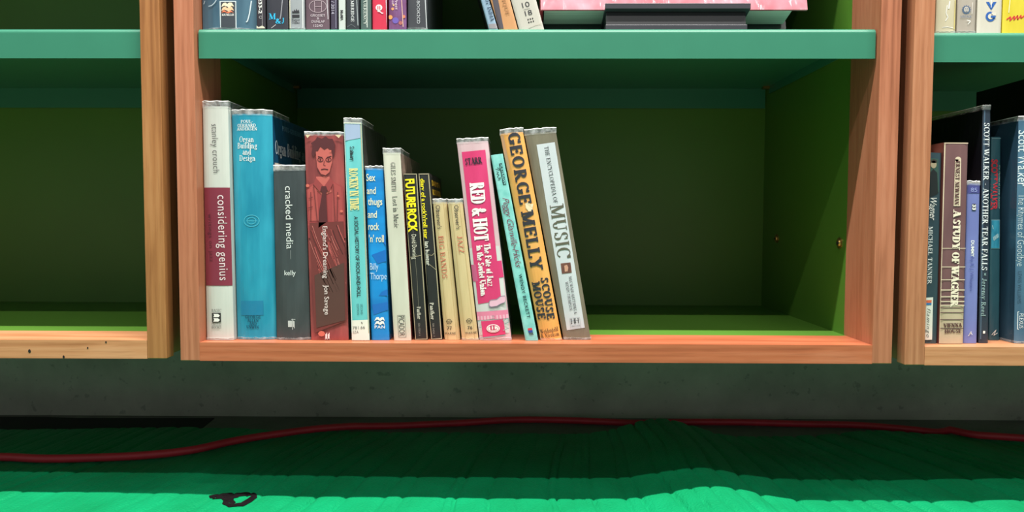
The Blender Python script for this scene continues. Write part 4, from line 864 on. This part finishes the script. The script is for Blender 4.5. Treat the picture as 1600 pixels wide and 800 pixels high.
# display stand with a leaning art book
def yz(y_px, Y): return at(1055, y_px, Y)[2]
xa, xb = at(945, 30, .03)[0], at(1163, 30, .03)[0]
SBK = plain((58, 58, 64), .4, 0, .05); SDK = plain((30, 32, 34), .45, 0, .05)
st_o = (at(1054, 30, .02)[0], .02, ZSc); st = thing('book_stand', 'black plastic display stand holding the pink book on the upper shelf', 'stand', st_o)
mb = MB(); z0 = ZSc; mb.prism([(.020, z0), (.11, z0), (.11, z0+.0075), (.020, z0+.0075)][::-1], xa, xb, SBK); mb.build('base', st, st_o, .0006)
SL = lambda y: z0+.0258-(y-.019)*.268                  # the ledge slopes so that the book leans back
mb = MB(); mb.prism([(.0225, z0+.0077), (.0705, z0+.0077), (.0705, SL(.0705)-.0030), (.0245, SL(.0245)-.0030)][::-1], xa+.0006, xb-.0006, SDK); mb.build('riser', st, st_o, .0004)
mb = MB(); mb.prism([(.019, SL(.019)-.0026), (.0675, SL(.0675)-.0026), (.0675, SL(.0675)), (.0225, SL(.0225)), (.0225, z0+.0288), (.019, z0+.0288)][::-1], xa-.001, xb+.003, SBK); mb.build('ledge', st, st_o, .0004)
a_ = radians(15); mb = MB(); mb.prism([(.0712, z0+.0078), (.0775, z0+.0078), (.0775+.232*.268, z0+.24), (.0712+.232*.268, z0+.24)][::-1], xa+.02, xb-.02, SDK); mb.build('back_rest', st, st_o, .0006)
bx0, bx1 = at(845, 5, .026)[0], at(1262, 10, .026)[0]; bo = ((bx0+bx1)/2, .026, SL(.026)+.0003)
art = thing('art_book', 'pink mottled art book leaning face-out on the black stand', 'book', bo)
art.rotation_euler = (-a_, 0, 0)                         # the book leans back on the rest; its local frame stands upright
hw_ = (bx1-bx0)/2; HT = .30; TK = .042
def loc(mb, n, parent=art, bev=0): o = mb.build(n, parent, (0, 0, 0), bev); return o
PINK = J((184, 78, 94), (212, 122, 134), var=.25, scale=26, stretch=(1, 1, 1))
mb = MB(); mb.box((-hw_, 0, .0), (hw_, .0024, HT), PINK, {'+y': RIM}); loc(mb, 'front_board')
mb = MB(); mb.box((-hw_+.002, TK-.0024, .0), (hw_-.008, TK, HT), plain((52, 62, 60), .4)); loc(mb, 'back_board')
mb = MB(); mb.box((-hw_, .0026, 0), (-hw_+.0024, TK, HT), plain((140, 40, 48), .45)); loc(mb, 'spine')
EDGE = plain((208, 214, 204), .8, 0, .22, 0, 40, stretch=(.05, 30, 1))
mb = MB(); mb.box((-hw_+.004, .0027, .005), (hw_-.012, TK-.0045, HT-.005), EDGE); loc(mb, 'pages')

start_row(XLr+ST, ZSr, ZSr+.3)
GV = 'books on the upper shelf of the right bookcase'
b = upper('paperback_book', 'cream book in shiny crumpled plastic beside the right upper stile', GV, 1462.4, 1493, 48.6, ZSr, .2, .13, J((206, 196, 164), (216, 208, 180)))
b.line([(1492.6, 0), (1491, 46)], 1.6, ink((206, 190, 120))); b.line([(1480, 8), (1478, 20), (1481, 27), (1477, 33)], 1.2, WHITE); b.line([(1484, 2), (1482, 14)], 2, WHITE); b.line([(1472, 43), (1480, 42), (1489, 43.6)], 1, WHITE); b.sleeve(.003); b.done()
b = upper('paperback_book', 'grey beige book with a round blue sun face emblem', GV, 1495.6, 1524, 48.6, ZSr, .2, .13, J((172, 162, 148), (184, 174, 162)))
gb = ink((84, 106, 134)); b.ell(1509.6, 15.4, 6.2, 6.4, gb); b.up(); b.ell(1509.6, 15, 4, 4.6, ink((186, 180, 172))); b.up(); b.ell(1508, 13.8, .8, .6, gb, 8); b.ell(1511.2, 13.8, .8, .6, gb, 8); b.line([(1508, 17.6), (1511.2, 17.6)], .8, gb)
for k_ in range(12): a0 = k_*pi/6; b.line([(1509.6+5.6*cos(a0), 15.4+5.6*sin(a0)), (1509.6+7.4*cos(a0), 15.4+7.4*sin(a0))], 1.1, gb)
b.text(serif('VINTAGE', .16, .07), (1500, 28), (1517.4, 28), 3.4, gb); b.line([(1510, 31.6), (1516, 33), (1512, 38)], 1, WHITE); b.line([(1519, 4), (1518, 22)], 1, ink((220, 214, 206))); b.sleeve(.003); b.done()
b = upper('paperback_book', 'pale book with a blue triangle over a blue letter on the upper right', GV, 1527, 1564.6, 49, ZSr, .2, .13, J((208, 202, 186), (216, 210, 196)))
bb = ink((40, 92, 168)); b.poly([(1540.4, 3), (1545.4, 3), (1548, 9), (1552, 3), (1557, 3), (1548.6, 16)], bb)
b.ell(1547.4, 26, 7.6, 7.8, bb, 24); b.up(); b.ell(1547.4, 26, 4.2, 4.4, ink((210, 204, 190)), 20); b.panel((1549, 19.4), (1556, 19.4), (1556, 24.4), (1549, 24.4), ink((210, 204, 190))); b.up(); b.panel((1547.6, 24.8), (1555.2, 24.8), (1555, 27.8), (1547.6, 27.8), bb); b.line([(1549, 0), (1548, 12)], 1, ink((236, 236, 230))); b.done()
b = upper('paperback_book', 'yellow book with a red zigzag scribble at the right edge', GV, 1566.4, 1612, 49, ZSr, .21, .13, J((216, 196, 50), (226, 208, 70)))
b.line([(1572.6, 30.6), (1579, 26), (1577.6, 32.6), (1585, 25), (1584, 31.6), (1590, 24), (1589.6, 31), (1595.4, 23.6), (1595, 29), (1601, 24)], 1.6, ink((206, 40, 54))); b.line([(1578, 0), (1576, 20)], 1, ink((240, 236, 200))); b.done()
